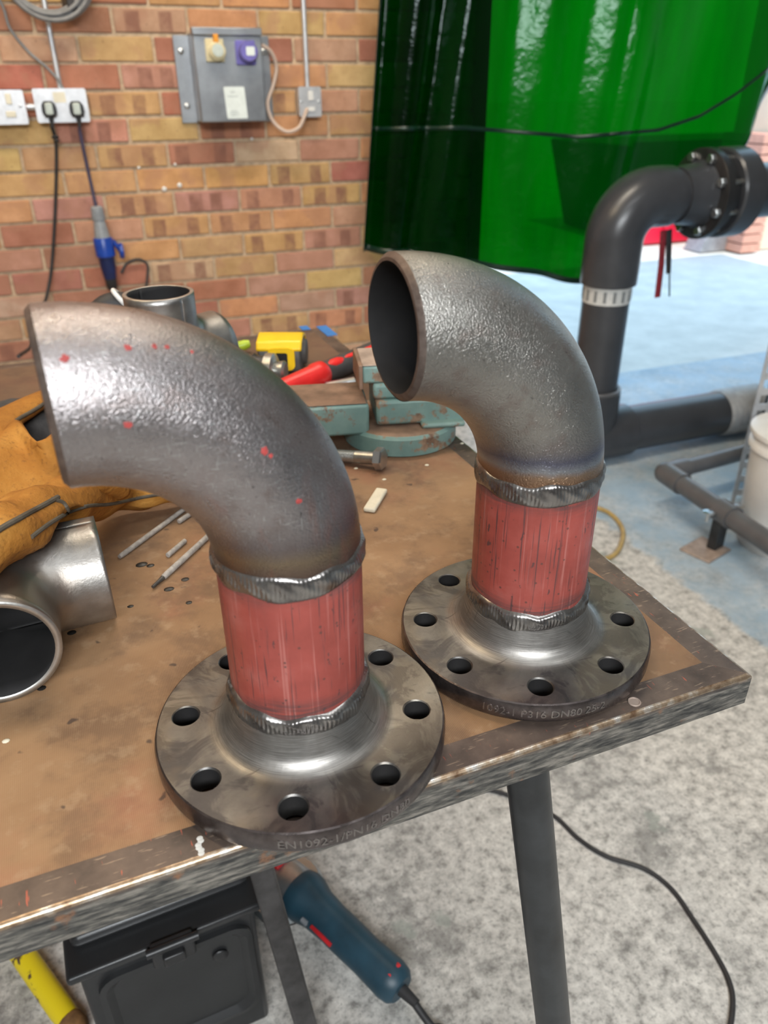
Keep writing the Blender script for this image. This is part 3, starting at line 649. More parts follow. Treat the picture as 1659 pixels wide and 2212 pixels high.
for u, v, r, lb in ((306, 1220, .006, 'larger black slag crumb left of the short rod stub'), (325, 1222, .004, 'small black slag crumb touching the larger one by the rod stub'), (365, 1273, .005, 'black slag crumb just right of the burnt rod tip'),
                    (400, 1252, .004, 'small black slag crumb under the long rod near the bend'), (282, 1310, .003, 'tiny slag crumb midway between lying tee and near flange'), (408, 1302, .003, 'small black slag crumb nearest the near red pipe'),
                    (155, 1367, .004, 'black slag crumb in the crook of the lying tee'), (90, 1487, .0035, 'black slag crumb below the open mouth of the lying tee')):
    tag(MB().sphere(Z(u, v, T), r, 9, 5, (1, random.uniform(.6, .9), .3)).build('slag_crumb', 'char_black', org=Z(u, v, T)), lb, 'slag', 'slag crumbs')
for u, v, lb in ((769, 1012, 'pale crumb just below the hex bolt shank'), (830, 1036, 'pale crumb between the hex bolt head and soapstone stick'), (922, 1005, 'pale crumb in front of the round vice base'), (998, 958, 'pale crumb at the bench edge right of the vice'), (13, 1601, 'pale crumb alone on the near left bench top')):
    tag(MB().sphere(Z(u, v, T), .0028, 8, 5, (1, .8, .45)).build('pale_crumb', 'chalk', org=Z(u, v, T)), lb, 'crumb', 'pale crumbs on the bench')
# tape measure
p = Z(612, 794, T); ta = math.radians(-22)
tm = thing('tape_measure', 'yellow and black tape measure lying near the bench back corner', 'tape measure', p); Rz = Matrix.Rotation(ta, 4, 'Z')
def TM(v): return Matrix.Translation(p) @ Rz @ V((v[0], v[1], v[2] * .86))
def prism_tm(poly, x0, x1):
    return MB().prism(poly, x0, x1, lambda q: TM((q.z, q.x, q.y)))
body = [(-.03, .002), (.03, .002), (.034, .008), (.034, .04), (.026, .056), (.0, .064), (-.026, .058), (-.034, .042), (-.034, .008)]
prism_tm(body, -.034, .034).build('case', 'tape_dark', tm, bevel=.006, seg=3)
top = [(-.036, .046), (-.028, .06), (0, .068), (.028, .058), (.037, .04), (.03, .037), (.022, .052), (0, .059), (-.022, .053), (-.031, .041)]
prism_tm(top, -.036, .036).build('grip_band', 'tape_yellow', tm, bevel=.003)
fr_o = rrect(.042, .042, .010); fr_i = rrect(.020, .024, .004)
mb = MB(); N = len(fr_o)
vs = [TM((x + .004, -.0385, y + .030)) for x, y in fr_o] + [TM((x + .004, -.0385, y + .030)) for x, y in fr_i] + [TM((x + .004, -.034, y + .030)) for x, y in fr_o] + [TM((x + .004, -.034, y + .030)) for x, y in fr_i]
mb.add(vs, [(i, (i + 1) % N, N + (i + 1) % N, N + i) for i in range(N)] + [(i, (i + 1) % N, 2 * N + (i + 1) % N, 2 * N + i) for i in range(N)] + [(N + i, N + (i + 1) % N, 3 * N + (i + 1) % N, 3 * N + i) for i in range(N)])
mb.build('front_frame', 'tape_yellow', tm)
MB().prism(rrect(.022, .026, .003), 0, .0015, lambda q: TM((q.x + .004, -.0355 - q.z, q.y + .030))).build('front_window', 'black_plastic', tm)
MB().cyl(TM((.034, .0, .032)), TM((.040, .0, .032)), .022, .019, 28).build('side_cap', 'tape_dark', tm)
# red and black handled tool
a, b = Z(590, 850, T + .02), Z(840, 748, T + .02); d = (b - a).normalized(); L = (b - a).length
tl = thing('hand_tool', 'long hand tool with red collar and black rubber grip', 'hand tool', (a.x, a.y, T))
def seg(name, t0, t1, pr, mat): return MB().prof(a + d * t0 * L, a + d * t1 * L, pr, 28).build(name, mat, tl)
seg('red_sleeve', .05, .40, [(0, .012), (.1, .0155), (.75, .0175), (.80, .0195), (.95, .0195), (1, .016)], 'red_grip')
seg('rubber_grip', .395, 1.25, [(0, .0165), (.5, .0178), (.95, .0165), (1, .012)], 'dark_grip')
u_ = d.cross(V((0, 0, 1))).normalized(); up_ = (V((0, 0, .82)) + u_ * .42).normalized()
MB().tube([a + d * L * k + up_ * .0150 for k in (.41, .45, .50, .545)], [.003, .0072, .0072, .003], 10, flat=.5, up=up_).build('red_inlay', 'red_grip', tl)
MB().tube([a + d * L * k + up_ * .0162 for k in (.55, .58, .75, 1.0, 1.2)], [.0015, .004, .0034, .003, .002], 8, flat=.6, up=up_).build('red_inlay', 'red_grip', tl)
MB().cyl(a - d * .10, a + d * L * .06, .008, n=20).build('steel_shaft', 'zinc_dull', tl)
# steel coupling lying by the tape measure
c = Z(560, 800, T + .026); ax = V((.86, -.5, 0)); cp = thing('hose_coupling', 'dull steel ribbed hose coupling in front of the tape measure', 'coupling', (c.x, c.y, T))
MB().prof(c - ax * .055, c + ax * .012, [(0, .022), (.1, .0255), (.2, .021), (.3, .0255), (.4, .021), (.5, .0255), (.6, .021), (.72, .0255), (.8, .022), (1, .022)], 32).build('ribbed_body', 'leg_grimy', cp)
MB().prof(c + ax * .010, c + ax * .026, [(0, .021), (.1, .0265), (.85, .0265), (1, .023)], 36).build('collar', 'zinc_dull', cp)
MB().prof(c + ax * .026, c + ax * .042, [(0, .014), (.8, .016), (1, .013)], 24).build('spigot', 'zinc_dull', cp)
q = Z(514, 748, T + .012); tag(MB().prof(q - V((.02, .0, .004)), q + V((.02, -.005, .004)), [(0, .006), (.15, .0085), (.8, .0085), (1, .006)], 16).build('marker_pen', 'lime_plastic', org=(q.x, q.y, T)), 'lime green plastic pen peeping over the near bend', 'pen')
# bench vice
vc = V((.345, .862, T)); va = math.radians(-13); RV = Matrix.Translation(vc) @ Matrix.Rotation(va, 4, 'Z')
vi = thing('bench_vice', 'small worn teal bench vice on a round swivel base', 'vice', vc)
def VV(x, y, z): return RV @ V((x, y, z))
def vbox(name, x0, x1, y0, y1, z0, z1, mat, bev=.003):
    mb = MB(); R = Matrix.Rotation(va, 3, 'Z'); return mb.box(VV((x0 + x1) / 2, (y0 + y1) / 2, (z0 + z1) / 2), (x1 - x0, y1 - y0, z1 - z0), R=R).build(name, mat, vi, bevel=bev)
MB().prof(VV(0, 0, 0), VV(0, 0, .026), [(0, .071), (.05, .073), (.85, .073), (1, .070)], 64).build('swivel_base', 'vice_teal_worn', vi, smooth=35)
MB().prof(VV(0, 0, .026), VV(0, 0, .0275), [(0, .069), (1, .066)], 64).build('base_top', 'rusty_top', vi, smooth=35)
vbox('foot_lug', .02, .075, -.052, -.03, .027, .034, 'vice_teal_worn')
vbox('body', -.035, .105, -.04, .045, .030, .062, 'vice_teal_worn', .004)
vbox('body_ledge', -.038, .095, -.034, .042, .062, .082, 'vice_teal_worn', .004)
vbox('anvil', -.050, .060, -.030, .040, .082, .104, 'vice_teal_worn', .003)
vbox('anvil_top', -.050, .060, -.030, .040, .104, .106, 'raw_cast', .001)
vbox('fixed_jaw', -.055, -.050, -.030, .045, .075, .1055, 'rusty_top', .001)
vbox('slide', -.19, -.045, -.047, .035, .022, .062, 'vice_teal_worn', .004)
vbox('slide_top', -.19, -.048, -.045, .033, .062, .0635, 'rusty_top', .0008)
vbox('moving_jaw', -.21, -.165, -.047, .045, .055, .088, 'vice_teal_worn', .004)
MB().cyl(VV(-.24, -.005, .045), VV(-.19, -.005, .045), .012, n=24).build('screw', 'zinc_dull', vi)
# tan leather gauntlets
def sheet(rows_, thick, name, mat, parent, sub=1, org=None):
    K = len(rows_[0]); mb = MB(); mb.add([p for q in rows_ for p in q], [(i * K + j, i * K + j + 1, (i + 1) * K + j + 1, (i + 1) * K + j) for i in range(len(rows_) - 1) for j in range(K - 1)])
    o = mb.build(name, mat, parent, fix=False, smooth=180); md = o.modifiers.new('t', 'SOLIDIFY'); md.thickness = thick; md.offset = 0
    if sub: s2 = o.modifiers.new('s', 'SUBSURF'); s2.levels = sub; s2.render_levels = sub
    return o
from mathutils.bvhtree import BVHTree
def hit(mb, u, v, lift=.0):
    bv = BVHTree.FromPolygons([tuple(p) for p in mb.v], mb.f); q = ray(u, v).normalized(); r = bv.ray_cast(CAM, q)
    return (r[0] - q * lift) if r[0] is not None else None
def specks(bend, origin, px, parent):
    bv = BVHTree.FromPolygons([tuple(v.co + origin) for v in bend.data.vertices], [tuple(p.vertices) for p in bend.data.polygons])
    for u, v, r in px:
        q = ray(u, v).normalized(); h = bv.ray_cast(CAM, q)
        if h[0] is None: continue
        nn = h[1] if h[1].dot(q) < 0 else -h[1]; a, b, c = frame(nn); mb = MB(); n = 14
        rr = [r * random.uniform(.7, 1.2) for _ in range(n)]
        mb.rings([[h[0] - origin + (a * math.cos(2 * PI * j / n) + b * math.sin(2 * PI * j / n)) * rr[j] * k + nn * z for j in range(n)] for k, z in ((1, -.0002), (.9, .00018), (.3, .0003))])
        mb.build('paint_speck', 'red_speck', parent, org=(0, 0, 0))
specks(be1, V((.084, .3915, T)), ((140, 776, .0022), (276, 751, .0018), (333, 748, .0014), (361, 749, .0014), (276, 918, .0020), (572, 974, .0024), (585, 985, .0014), (645, 1083, .0019), (415, 760, .0011)), be1)
def piping(mb, px, r, parent, mat='leather_piping'):
    pts = [hit(mb, u, v, r * .4) for u, v in [(q.x, q.y) for q in bez([(a, b, 0) for a, b in px], 6)]]; pts = [p for p in pts if p is not None]
    if len(pts) > 2: MB().tube(pts, r, 8).build('piping', mat, parent)
gA = thing('leather_glove', 'tan leather gauntlet with its dark lined cuff gaping open', 'glove', Z(-20, 1010, T), 'leather gauntlets')
# front panel of the cuff: dome of leather from table to the lip
bot = [(-190, 1180), (-90, 1150), (0, 1128), (60, 1108), (110, 1085), (150, 1062), (190, 1046), (240, 1040)]
lip = [(-190, 1030), (-90, 1000), (-30, 978), (0, 958), (22, 930), (38, 912), (50, 928), (60, 960), (70, 985), (95, 968), (130, 945), (175, 930)]
def samp(pl, n):
    q = bez([(a, b, 0) for a, b in pl], 8); return [q[int(round(i * (len(q) - 1) / (n - 1)))] for i in range(n)]
N = 36; B = samp(bot, N); Lp = samp(lip, N); rows_ = []; K = 14
for k in range(K):
    t_ = k / (K - 1); row = []
    for i in range(N):
        a = Z(B[i].x, B[i].y, T + .028); c = Z(Lp[i].x, Lp[i].y, T + .062)
        p = a.lerp(c, t_); p.z += .030 * math.sin(PI * min(1, t_ * .95)) + .003 * math.sin(i * .7 + k) * math.sin(PI * t_)
        row.append(p)
    rows_.append(row)
rows_.insert(0, [V((p.x, p.y + .012, T + .002)) for p in rows_[0]])
panel = sheet(rows_, .003, 'cuff_front', 'leather_tan', gA)
# lining: dark crumpled body inside
mb = MB(); c = Z(80, 925, T + .035); mb.sphere(c + V((-.01, .02, -.01)), .06, 28, 16, (1.25, 1.0, .66))
for i, p in enumerate(mb.v): p += V((0, 0, .006 * math.sin(p.x * 90) * math.cos(p.y * 70))); p.z = max(p.z, T + .001)
mb.build('cuff_lining', 'glove_lining', gA, smooth=180)
# back lip: rolled strip of leather behind the opening
pl = [Z(u, v, z) for u, v, z in ((-150, 1040, T + .055), (-60, 975, T + .062), (0, 915, T + .068), (40, 890, T + .07), (80, 868, T + .07), (120, 850, T + .066), (170, 838, T + .058))]
pts = bez(pl, 8); rr = [.034 - .020 * i / (len(pts) - 1) for i in range(len(pts))]
mb = MB().tube(pts, rr, 16, flat=.5, up=(0, .35, 1)); mb.build('cuff_back', 'leather_tan', gA, smooth=180)
mb2 = MB(); mb2.add([p for p in mb.v], mb.f)
piping(mb2, [(-40, 990), (0, 952), (20, 925), (40, 905), (70, 888), (95, 872)], .0022, gA)
rp = [p.lerp(V((p.x, p.y + .02, T + .004)), .999) for p in pts]; sheet([pts, [(p + V((0, .025, T + .03 - p.z))) for p in pts], [V((p.x, p.y + .03, T + .003)) for p in pts]], .003, 'cuff_side', 'leather_tan', gA)
# second glove, squeezed flat, leaning on the lying tee
gB = thing('leather_glove', 'flattened tan leather gauntlet with dark piping lying against the tee', 'glove', Z(0, 1180, T), 'leather gauntlets')
pth = [(-170, 1222, .118, .034), (-90, 1194, .115, .032), (0, 1156, .109, .029), (60, 1123, .099, .028), (120, 1097, .083, .027), (180, 1076, .060, .026), (250, 1064, .036, .025), (330, 1062, .028, .019), (400, 1066, .018, .014), (450, 1064, .012, .009)]
pts = bez([Z(u, v, T + z) for u, v, z, r in pth], 8); rr = [q.x for q in bez([(r, 0, 0) for u, v, z, r in pth], 8)]
mb = MB().tube(pts, rr, 24, flat=.82, up=(0, .5, 1))
for i, p in enumerate(mb.v):
    k = i // 24; p += V((0, 0, 1)) * (.003 * math.sin(k * .55) + .002 * math.sin(i * 1.3)); p.z = max(p.z, T + .001)
    tc = V((-.117, .589, T + r0)); ta_ = V((math.cos(math.radians(4)), math.sin(math.radians(4)), 0)); al = (p - tc).dot(ta_); rv = p - tc - ta_ * al
    if abs(al) < .12 and rv.length < .056: p += rv.normalized() * (.056 - rv.length)      # drape over the tee
mb.build('glove_body', 'leather_tan', gB, smooth=180)
mg = MB(); mg.add([p.copy() for p in mb.v], mb.f)
piping(mg, [(-30, 1168), (0, 1143), (50, 1115), (100, 1088), (125, 1074)], .0022, gB)
piping(mg, [(68, 1160), (105, 1132), (150, 1106), (190, 1093), (240, 1089), (300, 1076), (345, 1068)], .0018, gB)
piping(mg, [(112, 1078), (136, 1086), (148, 1104)], .0018, gB)
# folded finger of the second glove
mb = MB().tube(bez([Z(130, 1066, T + .075), Z(180, 1050, T + .08), Z(230, 1050, T + .07), Z(262, 1064, T + .055)], 6), [.018 - .0004 * i for i in range(19)], 16, flat=.7, up=(0, .5, 1))
mb.build('finger', 'leather_tan', gB, smooth=180)
# ------------------------------------------------------------------ wall electrics
yw = YW - .006
def wallbox(u0, v0, u1, v1, depth):
    a, b = Y(u0, v0, yw - depth), Y(u1, v1, yw - depth); return a, b
def socket(name, label, cat, cx, cz, w, h, depth, plate='galv_light'):
    t = thing(name, label, cat, (cx, yw, cz))
    MB().box((cx, yw - depth / 2, cz), (w, depth, h)).build('back_box', 'galv_light', t, bevel=.006, seg=3)
    MB().prism(rrect(w + .004, h + .004, .006), 0, .004, lambda q: V((cx + q.x, yw - depth - q.z, cz + q.y))).build('face_plate', plate, t)
    return t
def rocker(t, x, y, z, w=.016, h=.028, mat='white_plastic'): return MB().prism(rrect(w, h, .002), 0, .004, lambda q: V((x + q.x, y - q.z, z + q.y))).build('switch_rocker', mat, t, bevel=.0015)
def screwhead(t, x, y, z, r=.0045, mat='zinc'): return MB().prof((x, y + .001, z), (x, y - .002, z), [(0, r), (.7, r), (1, r * .7)], 16).build('screw', mat, t)
p = Y(133, 228, yw - .045); w_ = .148; so = socket('socket_outlet', 'steel double socket outlet with two plugs in it', 'socket', p.x, p.z, w_, .088, .042)
yf = yw - .046
for k, dx in ((0, -.033), (1, .04)):
    pass
lb = MB().prism(rrect(.035, .028, .002), 0, .0006, lambda q: V((p.x + q.x - .002, yf - q.z, p.z + .022 + q.y))).build('printed_label', 'cream_plastic', so, smooth=0)
pl_ = []
for u, v, lab in ((106, 236, 'black plug with pale clear body in the left of the double socket'), (166, 236, 'black plug with pale clear body in the right of the double socket')):
    q = Y(u, v, yf - .03); t = thing('mains_plug', lab, 'plug', (q.x, yf, q.z)); pl_.append(q)
    MB().prism([(-.017, -.02), (.017, -.02), (.021, -.008), (.02, .012), (.012, .022), (-.012, .022), (-.02, .012), (-.021, -.008)], 0, .022, lambda s: V((q.x + s.x, yf - .0005 - s.z, q.z + s.y))).build('shell', 'black_plastic', t, bevel=.004)
    MB().prism(rrect(.022, .033, .006), 0, .010, lambda s: V((q.x + s.x, yf - .022 - s.z, q.z + .001 + s.y))).build('clear_body', 'plug_body', t, bevel=.003)
    MB().prof((q.x, yf - .014, q.z - .018), (q.x, yf - .016, q.z - .05), [(0, .008), (1, .0045)], 14).build('strain_relief', 'black_rubber', t)
p2 = Y(12, 232, yw - .045); s2 = socket('isolator_switch', 'steel clad double switch cut by the left frame edge', 'switch', p2.x - .02, p2.z, .148, .088, .042)
for u, v, ww, hh in ((18, 214, .016, .028), (24, 247, .028, .016)):
    q = Y(u, v, yf); rocker(s2, q.x, yf, q.z, ww, hh, 'cream_plastic')
q = Y(44, 229, yf); screwhead(s2, q.x, yf, q.z)
a, b = Y(50, 229, yw - .02), Y(80, 229, yw - .02); tag(MB().cyl((p2.x + .058, yw - .02, p2.z), (p.x - .076, yw - .02, p2.z), .0095, n=18).build('conduit', 'galv_light', org=(p2.x + .055, yw - .02, p2.z)), 'short white conduit stub joining the two left wall boxes', 'conduit')
def conduit(u, v, label, top=2.9):
    q = Y(u, v, yw - .012); return tag(MB().cyl((q.x, yw - .012, q.z), (q.x, yw - .012, top), .0075, n=16).build('conduit', 'galv_light', org=(q.x, yw - .012, q.z)), label, 'conduit', 'wall conduits')
conduit(130, 190, 'pale vertical conduit rising from the double socket')
conduit(664, 188, 'pale vertical conduit rising from the small switch')
# transformer box
dep = .105; yb = yw - dep
a, b = Y(419, 68, yb), Y(576, 262, yb); cx, cz = (Y(419, 68, yb).x + Y(564, 68, yb).x) / 2 - .004, (a.z + b.z) / 2; w_, h_ = .212, a.z - b.z
tb = thing('transformer_box', 'grey steel transformer box with yellow and violet sockets', 'electrical box', (cx, yw, cz))
MB().box((cx, yw - dep / 2, cz), (w_, dep, h_)).build('enclosure', 'enclosure_grey', tb, bevel=.004)
MB().box((cx, yb + .004, cz + h_ / 2 + .001), (w_ + .003, .03, .022)).build('lid_lip', 'enclosure_grey', tb, bevel=.003)
for sx in (-1, 1):
    f_ = MB().box((cx + sx * (w_ / 2 + .022), yw - .002, cz - .004), (.05, .004, h_)).build('mounting_flange', 'enclosure_grey', tb, bevel=.0015)
    for dz in (.075, -.078): MB().prof((cx + sx * (w_ / 2 + .026), yw - .003, cz + dz), (cx + sx * (w_ / 2 + .026), yw - .011, cz + dz), [(0, .009), (.6, .009), (1, .005)], 16).build('fixing_screw', 'zinc', tb)
def on_face(u, v): q = Y(u, v, yb); return q
q = on_face(466, 112); ys = MB().prism(rrect(.056, .062, .004), 0, .012, lambda s: V((q.x - .004 + s.x, yb - s.z, q.z + .004 + s.y))).build('yellow_socket', 'yellow_lid', tb, bevel=.002)
c0 = V((q.x, yb - .012, q.z)); ax = V((.05, -1, .12)).normalized()
MB().prof(c0, c0 + ax * .022, [(0, .025), (.7, .026), (.75, .023), (1, .021)], 28).build('socket_lid', 'yellow_lid', ys); MB().prof(c0 + ax * .022, c0 + ax * .025, [(0, .018), (1, .017)], 28).build('lid_disc', 'plug_body', ys)
MB().box(c0 + V((0, -.008, .035)), (.015, .014, .022)).build('lid_strap', 'orange_strap', ys, bevel=.002)
q = on_face(532, 114); vsk = MB().prism(rrect(.062, .066, .005), 0, .012, lambda s: V((q.x - .004 + s.x, yb - s.z, q.z + s.y))).build('violet_socket', 'violet_blue', tb, bevel=.002)
c0 = V((q.x, yb - .012, q.z)); MB().prof(c0, c0 + ax * .026, [(0, .028), (.7, .030), (1, .026)], 28).build('socket_lid', 'violet_blue', vsk)
MB().prism(rrect(.027, .024, .004), 0, .002, lambda s: c0 + ax * (.026 + s.z) + V((s.x + .004, 0, s.y))).build('paper_label', 'label_white', vsk)
q = on_face(508, 222); lb = MB().prism(rrect(.066, .090, .004), 0, .0012, lambda s: V((q.x + s.x + (.004 if s.y < 0 else 0), yb - s.z, q.z + s.y))).build('rating_label', 'label_white', tb, smooth=0)
for i, (dy, ww) in enumerate(((.030, .016), (.018, .034), (-.03, .03), (-.036, .022), (-.024, .024))):
    MB().box((q.x - .006, yb - .0014, q.z + dy), (ww, .0006, .0025)).build('print_line', 'label_print', lb, smooth=0)
# small switch and its beige cable
p3 = Y(670, 220, yw - .045); s3 = socket('fused_switch', 'small grey single fused switch under the right conduit', 'switch', p3.x, p3.z, .074, .086, .042, 'galv_light')
q = Y(671, 207, yf); rocker(s3, q.x, yf, q.z, .018, .028); q = Y(672, 236, yf); rocker(s3, q.x, yf, q.z, .026, .014)
for dx in (-.03, .03): screwhead(s3, p3.x + dx, yf, p3.z, .004)
cab = [Y(566, 98, yw - .06), Y(585, 112, yw - .05), Y(597, 145, yw - .04), Y(590, 185, yw - .04), Y(578, 225, yw - .05), Y(590, 262, yw - .06), Y(618, 284, yw - .07), Y(645, 276, yw - .08), Y(658, 250, yw - .075), Y(663, 236, yw - .052)]
tag(MB().tube(bez(cab, 8), .0062, 12).build('flex_cable', 'beige_cable', org=cab[0]), 'beige flexible cable looping from transformer box to small switch', 'cable')
# cables
def cable(name, label, pts, r, mat, k=10): return tag(MB().tube(bez(pts, k), r, 12).build(name, mat, org=pts[0]), label, 'cable')
q = pl_[0]; cable('power_cable', 'black power cable hanging from the left plug down to the bench', [(q.x, yf - .016, q.z - .045), Y(112, 275, yw - .05), Y(121, 310, yw - .03), Y(121, 400, yw - .02), Y(117, 500, yw - .02), Y(110, 590, yw - .03), Y(97, 655, yw - .08), Y(72, 740, yw - .3), Y(40, 770, yw - .6)], .0052, 'black_rubber')
MB_k = Y(119, 296, yw - .045); tag(MB().torus(MB_k, (0, .3, 1), .007, .004, 16, 8).torus(MB_k + V((.002, -.004, -.008)), (.3, 0, 1), .006, .0035, 16, 8).build('cable_tie', 'black_rubber', org=MB_k), 'small black tie wrapped round the left power cable', 'cable tie')
q = pl_[1]; cable('power_cable', 'dark violet power cable from right plug to the blue connector', [(q.x, yf - .016, q.z - .045), Y(173, 285, yw - .05), Y(184, 340, yw - .04), Y(196, 395, yw - .04), Y(206, 440, yw - .05), Y(209, 452, yw - .05)], .0056, 'violet_cable')
cable('power_cable', 'thin grey cable drooping across the wall to the double socket', [Y(-40, -60, yw - .03), Y(4, 10, yw - .03), Y(22, 62, yw - .025), Y(60, 110, yw - .02), Y(100, 145, yw - .02), Y(125, 172, yw - .02), Y(140, 200, yw - .02)], .0042, 'grey_cable')
# coil of cable on a hook
cc = Y(98, -66, yw - .05); co = thing('cable_coil', 'grey cable coil hung on the wall at the top left corner', 'cable coil', cc)
for i in range(6):
    MB().torus(cc + V((random.uniform(-.006, .006), -.012 * (i % 3), random.uniform(-.008, .004))), (.06 * random.uniform(-1, 1), 1, .1 * random.uniform(-1, 1)), .102 + .008 * (i % 4), .0055, 48, 8).build('cable_loop', 'grey_cable', co)
q = Y(150, 5, yw - .03); MB().box(q + V((0, 0, .02)), (.03, .07, .09), .2).build('coil_strap', 'leg_grimy', co, bevel=.004)
MB().box(cc + V((0, .03, .07)), (.03, .07, .03)).build('hook', 'zinc_dull', co, bevel=.004)
# blue cable connector hanging on the wall
A_, B_ = Y(208, 445, yw - .055), Y(242, 618, yw - .055); d = (B_ - A_).normalized(); L = (B_ - A_).length
cn = thing('cable_connector', 'blue and grey industrial plug connector hanging on its cable', 'connector', A_)
def cs(name, t0, t1, pr, mat): return MB().prof(A_ + d * L * t0, A_ + d * L * t1, pr, 28).build(name, mat, cn)
cs('gland_nut', 0, .17, [(0, .014), (.1, .019), (.9, .022), (1, .020)], 'connector_grey'); cs('plug_body', .16, .40, [(0, .018), (.3, .020), (1, .026)], 'connector_grey')
cs('blue_collar', .38, .62, [(0, .028), (.08, .031), (.95, .031), (1, .028)], 'connector_blue'); cs('socket_body', .60, .90, [(0, .026), (.5, .025), (1, .020)], 'connector_navy'); cs('rear_gland', .88, 1.05, [(0, .020), (.8, .018), (1, .012)], 'black_plastic')
e_ = V((1, 0, 0)); h0 = A_ + d * L * .42 + e_ * .028
lid = MB().tube([h0, h0 + e_ * .012 + d * .018, h0 + e_ * .026 + d * .045], [.006, .008, .007], 12).build('hinge_arm', 'connector_blue', cn)
l0 = A_ + d * L * .56 + e_ * .052; MB().prof(l0 - e_ * .008 , l0 + e_ * .008, [(0, .020), (.2, .025), (.8, .025), (1, .018)], 28).build('spring_lid', 'connector_blue', cn)
cable('power_cable', 'black cable dropping from the blue connector behind the standing tee', [B_ + d * .012, Y(246, 650, yw - .06), Y(250, 720, yw - .08), Y(255, 800, yw - .1)], .0075, 'black_rubber')
cable('power_cable', 'thin dark cable loop on the wall right of the blue connector', [Y(262, 590, yw - .02), Y(275, 568, yw - .012), Y(300, 560, yw - .012), Y(318, 572, yw - .012), Y(318, 600, yw - .012), Y(310, 660, yw - .02)], .0045, 'dark_grip')
q = Z(232, 655, T + .13); q0 = V((q.x, q.y, T))
bc = thing('angle_grip', 'black rubber grip sticking up beside the standing tee', 'grip', q0)
MB().tube(bez([q0 + V((-.03, .02, .0)), q0 + V((-.028, .012, .06)), q0 + V((-.012, .0, .115)), q0 + V((.02, 0, .125)), q0 + V((.045, .0, .10))], 8), .019, 16).build('grip_body', 'black_rubber', bc)
MB().torus(q0 + V((.022, -.002, .132)), (.8, 0, .6), .019, .0035, 24, 8).build('white_ring', 'white_plastic', bc)
# ------------------------------------------------------------------ green welding curtain
cu = thing('welding_curtain', 'translucent dark green welding curtain hanging in the doorway', 'curtain', (1.6, 2.55, .6))
hem = [(700, 540), (778, 545), (830, 549), (880, 553), (960, 565), (1075, 583), (1160, 596), (1250, 610), (1320, 585), (1400, 500), (1490, 405), (1590, 312), (1660, 205), (1760, 60)]
hem = hem[1:]
ycv = lambda s: 2.60 + .05 * math.sin(s * 9) + .10 * max(0, s - .6)
Hs = bez([(u, v, 0) for u, v in hem], 8); NS = 150; NTR = 40
def hs(s): 
    x = s * (len(Hs) - 1); i = min(int(x), len(Hs) - 2); return Hs[i].lerp(Hs[i + 1], x - i)
TOPZ = 2.75; cols = []
for i in range(NS + 1):
    s = i / NS; h = hs(s); y_ = ycv(s); b = Y(h.x, h.y, y_)
    xt = 1.10 + 1.75 * s; t_ = V((xt, 2.60 + .05 * math.sin(s * 9), TOPZ)); col = []
    for k in range(NTR + 1):
        w = k / NTR; p = b.lerp(t_, w); fo = .030 * math.sin(s * 46 + .6 * math.sin(w * 3)) * (.35 + .65 * w) * (1.15 - s) + .018 * math.sin(s * 21 + 2 * w)
        if s < .22: fo += .030 * math.sin(s / .22 * PI * 3)
        if s > .5: fo += .035 * math.sin((s * 14 - w * 7)) * (1 - w)
        p.y += fo; p.x += .012 * math.sin(s * 46 + 1.5); col.append(p)
    cols.append(col)
K = NTR + 1
mb = MB().add([p for c in cols for p in c], [(i * K + j, (i + 1) * K + j, (i + 1) * K + j + 1, i * K + j + 1) for i in range(NS) for j in range(NTR)])
mb.build('curtain_sheet', 'green_film', cu, smooth=180, fix=False)
def along(c, dist):
    acc = 0
    for k in range(NTR):
        l = (c[k + 1] - c[k]).length
        if acc + l >= dist: return c[k].lerp(c[k + 1], (dist - acc) / l)
        acc += l
    return c[-1]
def proj(p):
    q = p - CAM; k = q.dot(FW); return CX + FPX * q.dot(RT) / k, CY + FPX * q.dot(DN) / k
def band(d0, d1, name, off=.002, rng=range(NS + 1)):
    rws = []
    for i in rng:
        e0, e1 = (d0(i), d1(i)) if callable(d0) else (d0, d1); rws.append([along(cols[i], e0) + V((0, -off, 0)), along(cols[i], e1) + V((0, -off, 0))])
    mbb = MB().add([p for r in rws for p in r], [(2 * i, 2 * i + 1, 2 * i + 3, 2 * i + 2) for i in range(len(rws) - 1)]); o = mbb.build(name, 'green_hem', cu, smooth=180, fix=False)
    md = o.modifiers.new('t', 'SOLIDIFY'); md.thickness = .0015; return o
def seamd(i):
    sd = [(600, 278), (820, 283), (1000, 280), (1250, 300), (1420, 285), (1510, 255), (1590, 206), (1700, 120), (1900, -60)]
    acc = 0; pg = None
    for k in range(NTR):
        u, v = proj(cols[i][k]); g = v - next((v0 + (v1 - v0) * (u - u0) / (u1 - u0) for (u0, v0), (u1, v1) in zip(sd, sd[1:]) if u0 <= u <= u1), 0)
        if g <= 0: return acc - (0 if pg is None else (cols[i][k] - cols[i][k - 1]).length * (-g) / (pg - g))
        pg = g; acc += (cols[i][k + 1] - cols[i][k]).length
    return acc
band(0, .022, 'hem'); band(seamd, lambda i: seamd(i) + .013, 'seam')
band(.0, .075, 'side_hem', .003, range(int(NS * .86), NS + 1))
rws = [[cols[k][j] + V((0, -.002, 0)) for k in (0, 1, 2, 3, 4)] for j in range(K)]
mbb = MB().add([p for r in rws for p in r], [(j * 5 + q, j * 5 + q + 1, (j + 1) * 5 + q + 1, (j + 1) * 5 + q) for j in range(K - 1) for q in range(4)]); o = mbb.build('edge_hem', 'green_hem', cu, smooth=180, fix=False); o.modifiers.new('t', 'SOLIDIFY').thickness = .0015
MB().cyl((.95, 2.60, TOPZ), (3.0, 2.60, TOPZ), .014, n=16).build('curtain_rail', 'zinc_dull', cu)
